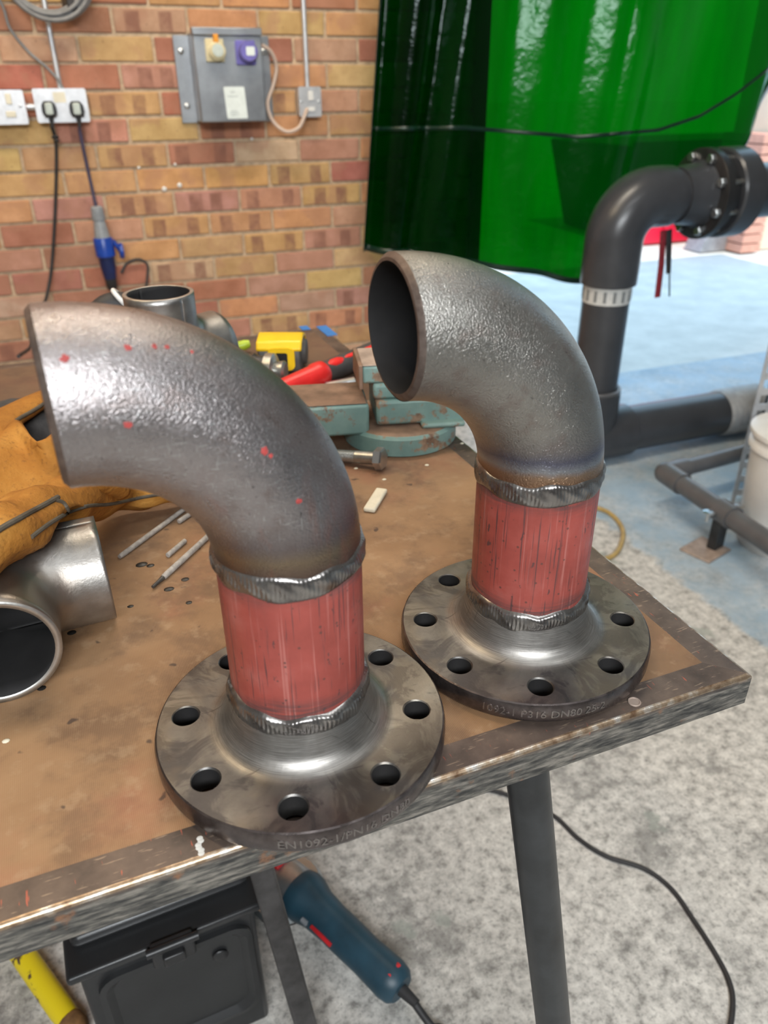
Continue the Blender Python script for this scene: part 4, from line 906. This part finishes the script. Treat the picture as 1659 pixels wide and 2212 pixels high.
# ------------------------------------------------------------------ grey plastic pipework
px0, py0 = 1.645, 2.21; zb = .098; za = .925
pv = thing('plastic_pipework', 'dark grey plastic pipe riser with bend and bolted flange in the doorway', 'pipework', (px0, py0, 0))
MB().prof((px0 - .13, py0, zb), (px0 + .17, py0, zb), [(0, .085), (.03, .098), (.97, .098), (1, .088)], 48).build('floor_tee', 'pvc_grey', pv)
MB().prof((px0, py0, zb), (px0, py0, .285), [(0, .09), (.5, .096), (.96, .096), (1, .088)], 48).build('tee_socket', 'pvc_grey', pv)
MB().cyl((px0 + .1, py0, zb), (px0 + .62, py0, zb), .086, n=48).build('floor_pipe', 'pvc_grey', pv)
k = 0; pr = []
while k < .2: pr += [(k, .088), (k + .012, .094), (k + .016, .094), (k + .022, .088)]; k += .026
MB().prof((px0 + .60, py0, zb), (px0 + .82, py0, zb), pr, 48, True, True).build('ribbed_hose', 'ribbed_grey', pv)
MB().cyl((px0, py0, .2), (px0, py0, .74), .080, n=48).build('riser_pipe', 'pvc_grey', pv)
for k_, zz in enumerate((.286,)): MB().torus((px0, py0, zz), (0, 0, 1), .088, .007, 48, 8).build('glue_ring', 'pvc_light', pv)
# bend at the top
Rb = .13; pts = [(px0, py0, .66), (px0, py0, .70)] + [(px0 + Rb - Rb * math.cos(q), py0, za - Rb + Rb * math.sin(q)) for q in [PI / 2 * i / 14 for i in range(15)]] + [(px0 + Rb + .03, py0, za), (px0 + Rb + .06, py0, za)]
MB().tube(pts, [.094] + [.095] * (len(pts) - 2) + [.094], 48, up=(0, 1, 0)).build('bend', 'pvc_grey', pv)
xf = px0 + .31
MB().cyl((px0 + Rb, py0, za), (xf + .05, py0, za), .081, n=48).build('arm_pipe', 'pvc_grey', pv)
MB().prof((xf - .09, py0, za), (xf, py0, za), [(0, .088), (.25, .092), (.85, .100), (1, .106)], 48).build('flange_neck', 'pvc_grey', pv)
f1 = MB().prof((xf, py0, za), (xf + .032, py0, za), [(0, .138), (.1, .1425), (.9, .1425), (1, .138)], 64).build('flange_ring', 'black_plastic', pv)
f2 = MB().prof((xf + .075, py0, za), (xf + .165, py0, za), [(0, .136), (.08, .1425), (.9, .1425), (1, .132)], 64).build('flange_ring', 'pvc_grey', pv)
MB().cyl((xf + .03, py0, za), (xf + .08, py0, za), .105, n=48).build('valve_core', 'black_rubber', pv)
MB().prof((xf + .165, py0, za), (xf + .45, py0, za), [(0, .105), (.3, .09), (1, .085)], 48).build('outlet_pipe', 'pvc_grey', pv)
MB().prof((xf + .045, py0, za), (xf + .062, py0, za), [(0, .125), (1, .125)], 64).build('gasket_ring', 'black_plastic', pv)
for i in range(8):
    a_ = 2 * PI * (i + .5) / 8; c = V((xf, py0 + .12 * math.cos(a_), za + .12 * math.sin(a_)))
    bo = MB().prof(c + V((-.014, 0, 0)), c + V((.17, 0, 0)), [(0, .009), (1, .009)], 12).build('flange_bolt', 'zinc_dull', pv)
    MB().prof(c + V((-.016, 0, 0)), c + V((0, 0, 0)), [(0, .013), (.2, .0155), (1, .0155)], 6).build('nut', 'zinc', bo, smooth=20)
tp = MB().cyl((px0, py0, .60), (px0, py0, .655), .0812, n=48).build('paper_tape', 'paper_tape', pv)
for i in range(16):
    a_ = 2 * PI * i / 16 + .1; c = V((px0 + .0815 * math.cos(a_), py0 + .0815 * math.sin(a_), .6275)); MB().box(c, (.002, .010, .036), a_).build('tape_bar', 'tape_print', tp, smooth=0)
# straps hanging under the arm
q = Y(1437, 490, py0 - .02); st_ = thing('hanging_strap', 'red and black straps hanging below the grey plastic arm', 'strap', (q.x, q.y, q.z))
a_, b_ = Y(1436, 480, py0 - .05), Y(1420, 642, py0 - .05); a_.z = za - .099
MB().tube([a_, a_.lerp(b_, .5) + V((.004, 0, 0)), b_], .0125, 10, flat=.35, up=(0, 1, 0)).build('red_tail', 'red_strap', st_)
c_ = Y(1444, 590, py0 - .045); MB().tube([a_ + V((.022, 0, 0)), (a_ + V((.022, 0, 0))).lerp(c_, .6), c_], [.013, .012, .010], 10, flat=.4, up=(0, 1, 0)).build('black_tail', 'black_rubber', st_)
d_ = Y(1446, 640, py0 - .045); MB().tube([c_ + V((.002, 0, .01)), d_], .0028, 8).build('thin_cord', 'green_hem', st_)
# small pipe frame lying low
zs = .13; e0 = Z(1438, 1022, zs); e1 = Z(1690, 1192, zs); e2 = Z(1640, 968, zs)
sm = thing('corner_pipework', 'small grey plastic pipe corner frame held by a clamp near the floor', 'pipework', (e0.x, e0.y, 0))
MB().cyl(e0, e1, .030, n=28).build('pipe', 'pvc_light', sm); MB().cyl(e0, e2, .027, n=28).build('pipe', 'pvc_light', sm)
MB().sphere(e0, .036, 24, 12).build('corner_elbow', 'pvc_light', sm)
MB().cyl(e0, e0.lerp(e1, .17), .0355, n=28).build('elbow_socket', 'pvc_light', sm); MB().cyl(e0, e0.lerp(e2, .2), .0335, n=28).build('elbow_socket', 'pvc_light', sm)
cl = Z(1562, 1105, zs); dv_ = (e1 - e0).normalized(); sdv = V((-dv_.y, dv_.x, 0))
MB().cyl(cl - dv_ * .018, cl + dv_ * .045, .036, n=28).build('pipe_clamp', 'pvc_light', sm)
MB().box(V((cl.x, cl.y, .055)), (.05, .03, .11), .3).build('clamp_stem', 'leg_black', sm, bevel=.004)
MB().box(V((cl.x - .035, cl.y, .004)), (.12, .10, .008), .3).build('clamp_foot', 'raw_cast', sm, bevel=.002)
for s_ in (-1, 1):
    w0 = cl + sdv * .052 * s_ + V((0, 0, .005)); bl = MB().prof(w0, w0 + V((0, 0, .006)), [(0, .017), (.6, .018), (1, .012)], 18).build('clamp_bolt', 'zinc', sm); MB().cyl(w0 + V((0, 0, -.03)), w0, .006, n=10).build('bolt_shank', 'zinc', bl)
    MB().cyl(cl + sdv * .03 * s_, w0, .008, n=10).build('clamp_ear', 'pvc_light', sm)
# slotted steel post
pb = Z(1592, 1100, 0); po = thing('slotted_post', 'slotted steel upright post beside the white bucket', 'post', (pb.x, pb.y, 0)); pa = -.3
Rp = Matrix.Rotation(pa, 3, 'Z'); 
def pbx(x, y, z, sx, sy, sz): return V((pb.x, pb.y, 0)) + Rp @ V((x, y, z)), (sx, sy, sz)
mb = MB(); PH = 1.6
for x in (-.021, .021):
    c, s_ = pbx(x, 0, PH / 2, .014, .003, PH); mb.box(c, s_, R=Rp)
k = .015
while k < PH: c, s_ = pbx(0, 0, k, .03, .003, .022); mb.box(c, s_, R=Rp); k += .05
mb.build('slotted_face', 'galv_light', po, smooth=0)
c, s_ = pbx(.028, -.022, PH / 2, .003, .045, PH); MB().box(c, s_, R=Rp).build('side_face', 'galv_light', po, smooth=0)
c, s_ = pbx(0, .02, .003, .09, .09, .006); MB().box(c, s_, R=Rp).build('base_plate', 'zinc_dull', po)
# black stand pipe behind the post
q = Z(1640, 900, 0); sp_ = thing('stand_pipe', 'black upright pipe with pale cut end behind the slotted post', 'pipe', (2.24, 1.93, 0))
MB().cyl((2.24, 1.93, 0), (2.24, 1.93, .52), .045, n=28).build('pipe', 'black_plastic', sp_); MB().prof((2.24, 1.93, .505), (2.24, 1.93, .525), [(0, .048), (1, .048)], 28).build('pipe_cap', 'white_plastic', sp_)
# white bucket
bk = (1.865, 1.47, 0); bu = thing('bucket', 'white plastic bucket at the right frame edge', 'bucket', bk)
MB().prof((1.865, 1.47, 0), (1.865, 1.47, .36), [(0, .125), (.02, .13), (.86, .148), (.88, .158), (.93, .158), (.95, .152), (1, .154)], 48).build('bucket_body', 'white_plastic', bu)
MB().prof((1.865, 1.47, .36), (1.865, 1.47, .378), [(0, .162), (.7, .162), (1, .15)], 48).build('lid', 'white_plastic', bu)
# yellow hose on the floor, cable on the floor
hp = [Z(1180, 1075, .006), Z(1285, 1096, .006), Z(1325, 1115, .006), Z(1346, 1148, .006), Z(1336, 1188, .006), Z(1306, 1208, .006), Z(1240, 1215, .006)]
tag(MB().tube(bez(hp, 8), .0075, 10).build('air_hose', 'hose_yellow', org=hp[0]), 'yellow brown hose curling on the floor behind the bench', 'hose')
fp = [Z(960, 1690, .0042), Z(1060, 1707, .0042), Z(1140, 1733, .0042), Z(1200, 1765, .0042), Z(1250, 1812, .0042), Z(1310, 1850, .0042), Z(1390, 1876, .0042), Z(1450, 1920, .0042), Z(1500, 1990, .0042), Z(1545, 2060, .0042), Z(1575, 2120, .0042), Z(1583, 2170, .0042), Z(1572, 2240, .0042), Z(1540, 2330, .0042)]
cable('floor_cable', 'thin black cable snaking over the concrete floor right of the bench leg', fp, .0042, 'black_rubber')
# ------------------------------------------------------------------ under the bench
# black plastic case
CZ = .29; ca, cb_ = Z(160, 2115, CZ), Z(555, 1957, CZ); cdir = (cb_ - ca).normalized(); cw = (cb_ - ca).length + .02; cang = math.atan2(cdir.y, cdir.x)
ct = thing('tool_case', 'black moulded plastic tool case under the bench', 'case', ((ca + cb_) / 2).to_2d().to_3d()); Mc = Matrix.Translation(((ca + cb_) / 2)) @ Matrix.Rotation(cang, 4, 'Z')
Rc = Matrix.Rotation(cang, 3, 'Z')
def cbx(name, x0, x1, y0, y1, z0, z1, mat='case_black', bev=.008, par=ct): return MB().box(Mc @ V(((x0 + x1) / 2, (y0 + y1) / 2, (z0 + z1) / 2)), (x1 - x0, y1 - y0, z1 - z0), R=Rc).build(name, mat, par, bevel=bev, seg=3)
hw = cw / 2
cbx('case_body', -hw + .012, hw - .012, .012, .26, -CZ, -.012)
cbx('lid', -hw, hw, .0, .27, -.014, .0, bev=.005); cbx('lid_raise', -hw + .01, hw - .01, .035, .255, -.002, .022, bev=.012)
cbx('lid_pad', -.055, .075, .05, .2, .015, .026, 'black_plastic', .008)
fp_o = rrect(cw - .05, .20, .03); 
def FT(q): return Mc @ V((q.x + .004, .012 - q.z, q.y - .135))
N = len(fp_o); fr_i = rrect(cw - .066, .184, .024); fr_b = rrect(cw - .085, .165, .022)
mb = MB(); rings_ = [[FT(V((x, y, z))) for x, y in pp] for pp, z in ((fp_o, 0), (fp_o, .008), (fr_i, .009), (fr_b, .001))]; mb.rings(rings_, False, True)
mb.build('front_panel', 'case_black', ct, smooth=30)
MB().sphere(FT(V((.055, .05, .004))), .011, 18, 8, (1, .35, 1)).build('round_boss', 'black_plastic', ct)
lt = cbx('latch', -.025, .03, -.012, .004, -.03, .006, 'black_plastic', .004)
MB().cyl(Mc @ V((-.03, -.008, .002)), Mc @ V((.036, -.008, .002)), .006, n=14).build('latch_hinge', 'black_plastic', lt)
cbx('latch_tab', -.012, .016, -.02, -.010, -.022, -.004, 'black_plastic', .003, lt)
# yellow bar on the floor
ya, yb_ = Z(20, 2020, .03), Z(150, 2205, .02); yd = (yb_ - ya).normalized(); yl = thing('yellow_bar', 'chipped yellow painted bar with a rusty end lying under the bench', 'bar', (ya.x, ya.y, 0))
MB().prof(ya - yd * .25 , yb_, [(0, .018), (.95, .0185), (1, .017)], 20).build('bar', 'yellow_paint', yl); MB().prof(yb_, yb_ + yd * .03, [(0, .0195), (.5, .021), (1, .016)], 16).build('rusty_end', 'rust', yl)
# angle grinder
ga, gb = Z(606, 1886, .055), Z(868, 2138, .040); gd = (gb - ga).normalized(); GL = (gb - ga).length
gr = thing('angle_grinder', 'dark blue angle grinder lying on the concrete under the bench edge', 'angle grinder', (ga.x, ga.y, 0))
def gseg(name, t0, t1, pr, mat, n=28): return MB().prof(ga + gd * GL * t0, ga + gd * GL * t1, pr, n).build(name, mat, gr)
gseg('motor_housing', .16, .48, [(0, .038), (.15, .042), (.3, .041), (.55, .034), (1, .031)], 'grinder_blue'); gseg('handle', .46, 1.0, [(0, .031), (.1, .0315), (.5, .030), (.85, .032), (.95, .029), (1, .022)], 'grinder_blue')
gseg('gear_head', -.02, .17, [(0, .026), (.3, .034), (.9, .037), (1, .038)], 'grinder_metal')
gu = gd.cross(V((0, 0, 1))).normalized(); gv_ = gu.cross(gd).normalized()
if gv_.z < 0: gv_ = -gv_
hc = ga + gd * GL * .02
MB().prof(hc + gv_ * .03, hc - gv_ * .03, [(0, .018), (.3, .026), (1, .026)], 24).build('spindle_nose', 'grinder_metal', gr)
gc = ga + gd * GL * .03; gcz = V((gc.x, gc.y, .022))
MB().prof(V((gc.x, gc.y, .019)), V((gc.x, gc.y, .032)), [(0, .066), (.3, .068), (1, .062)], 48).build('disc_guard', 'guard_steel', gr); MB().cyl(V((gc.x, gc.y, .008)), V((gc.x, gc.y, .0112)), .062, n=48).build('cutting_disc', 'dark_grip', gr); MB().cyl(V((gc.x, gc.y, .0)), V((gc.x, gc.y, .03)), .012, n=16).build('spindle', 'zinc_dull', gr)
q = ga + gd * GL * .0 + gv_ * .034; MB().box(q, (.03, .018, .008), .6).build('lock_button', 'grinder_red', gr, bevel=.003)
q = ga + gd * GL * .93 + gv_ * .028 ; MB().tube([q - gu * .014, q + gu * .010], .004, 10, flat=.6).build('red_mark', 'grinder_red', gr)
for sgn in (1,):
    sd_ = -gu if (gu.x > 0) else gu
    MB().tube([ga + gd * GL * k_ + sd_ * .0315 + gv_ * .010 for k_ in (.40, .48, .56)], .0035, 8).build('red_script', 'grinder_red', gr)
    MB().tube([ga + gd * GL * k_ + sd_ * .034 + gv_ * .010 for k_ in (.33, .37)], .0045, 8).build('grey_mark', 'connector_grey', gr)
MB().prof(gb - gd * .004, gb + gd * .03, [(0, .010), (1, .007)], 14).build('cord_sleeve', 'black_rubber', gr)
MB().tube(bez([gb + gd * .02, gb + gd * .06 + V((0, 0, -.02)), Z(955, 2225, .008), Z(1010, 2290, .006), Z(1090, 2360, .006)], 8), .006, 10).build('power_cord', 'black_rubber', gr)
# ------------------------------------------------------------------ outside the door
q = Z(1440, 526, 0); vx, vy = q.x + .75, q.y
sk_ = thing('red_container', 'bright red metal container standing in the sunlit yard', 'container', (vx, vy, 0))
MB().prism([(-1.0, 0), (1.0, 0), (1.25, .8), (-1.25, .8)], 0, 1.3, lambda s: V((vx + s.x, vy + s.z, s.y))).build('shell', 'container_red', sk_, bevel=.02)
for x_ in (-.8, -.4, 0, .4, .8): MB().box((vx + x_, vy - .02, .42), (.06, .04, .72)).build('rib', 'container_red', sk_)
MB().box((vx, vy - .02, .8), (2.5, .07, .07)).build('top_rail', 'container_red', sk_)
q = Z(1648, 545, 0); w_o = thing('yard_wall', 'sunlit beige and salmon brick pier outside beyond the doorway', 'wall', (q.x + .5, q.y, 0))
MB().box((q.x + .55, q.y + .35, 1.1), (1.1, .5, 2.2)).build('rendered_pier', 'beige_render', w_o)
for i in range(12):
    for j in range(2): MB().box((q.x - .13 + .0 * j, q.y + .12 + j * .23, .04 + i * .075), (.2, .215, .065)).build('brick', 'salmon_brick', w_o, smooth=0)
q = Z(1545, 546, 0); rw = MB().prism([(-.22, 0), (.2, 0), (.0, .14), (-.17, .14)], -.1, .1, lambda s: V((q.x + .1 + s.x, q.y + .15 + s.z, s.y))).build('metal_ramp', 'grey_metal_ramp', org=(q.x, q.y, 0)); tag(rw, 'grey metal ramp on the yard in front of the red container', 'ramp')
for o in bpy.data.objects:
    if '_o' in o: del o['_o']
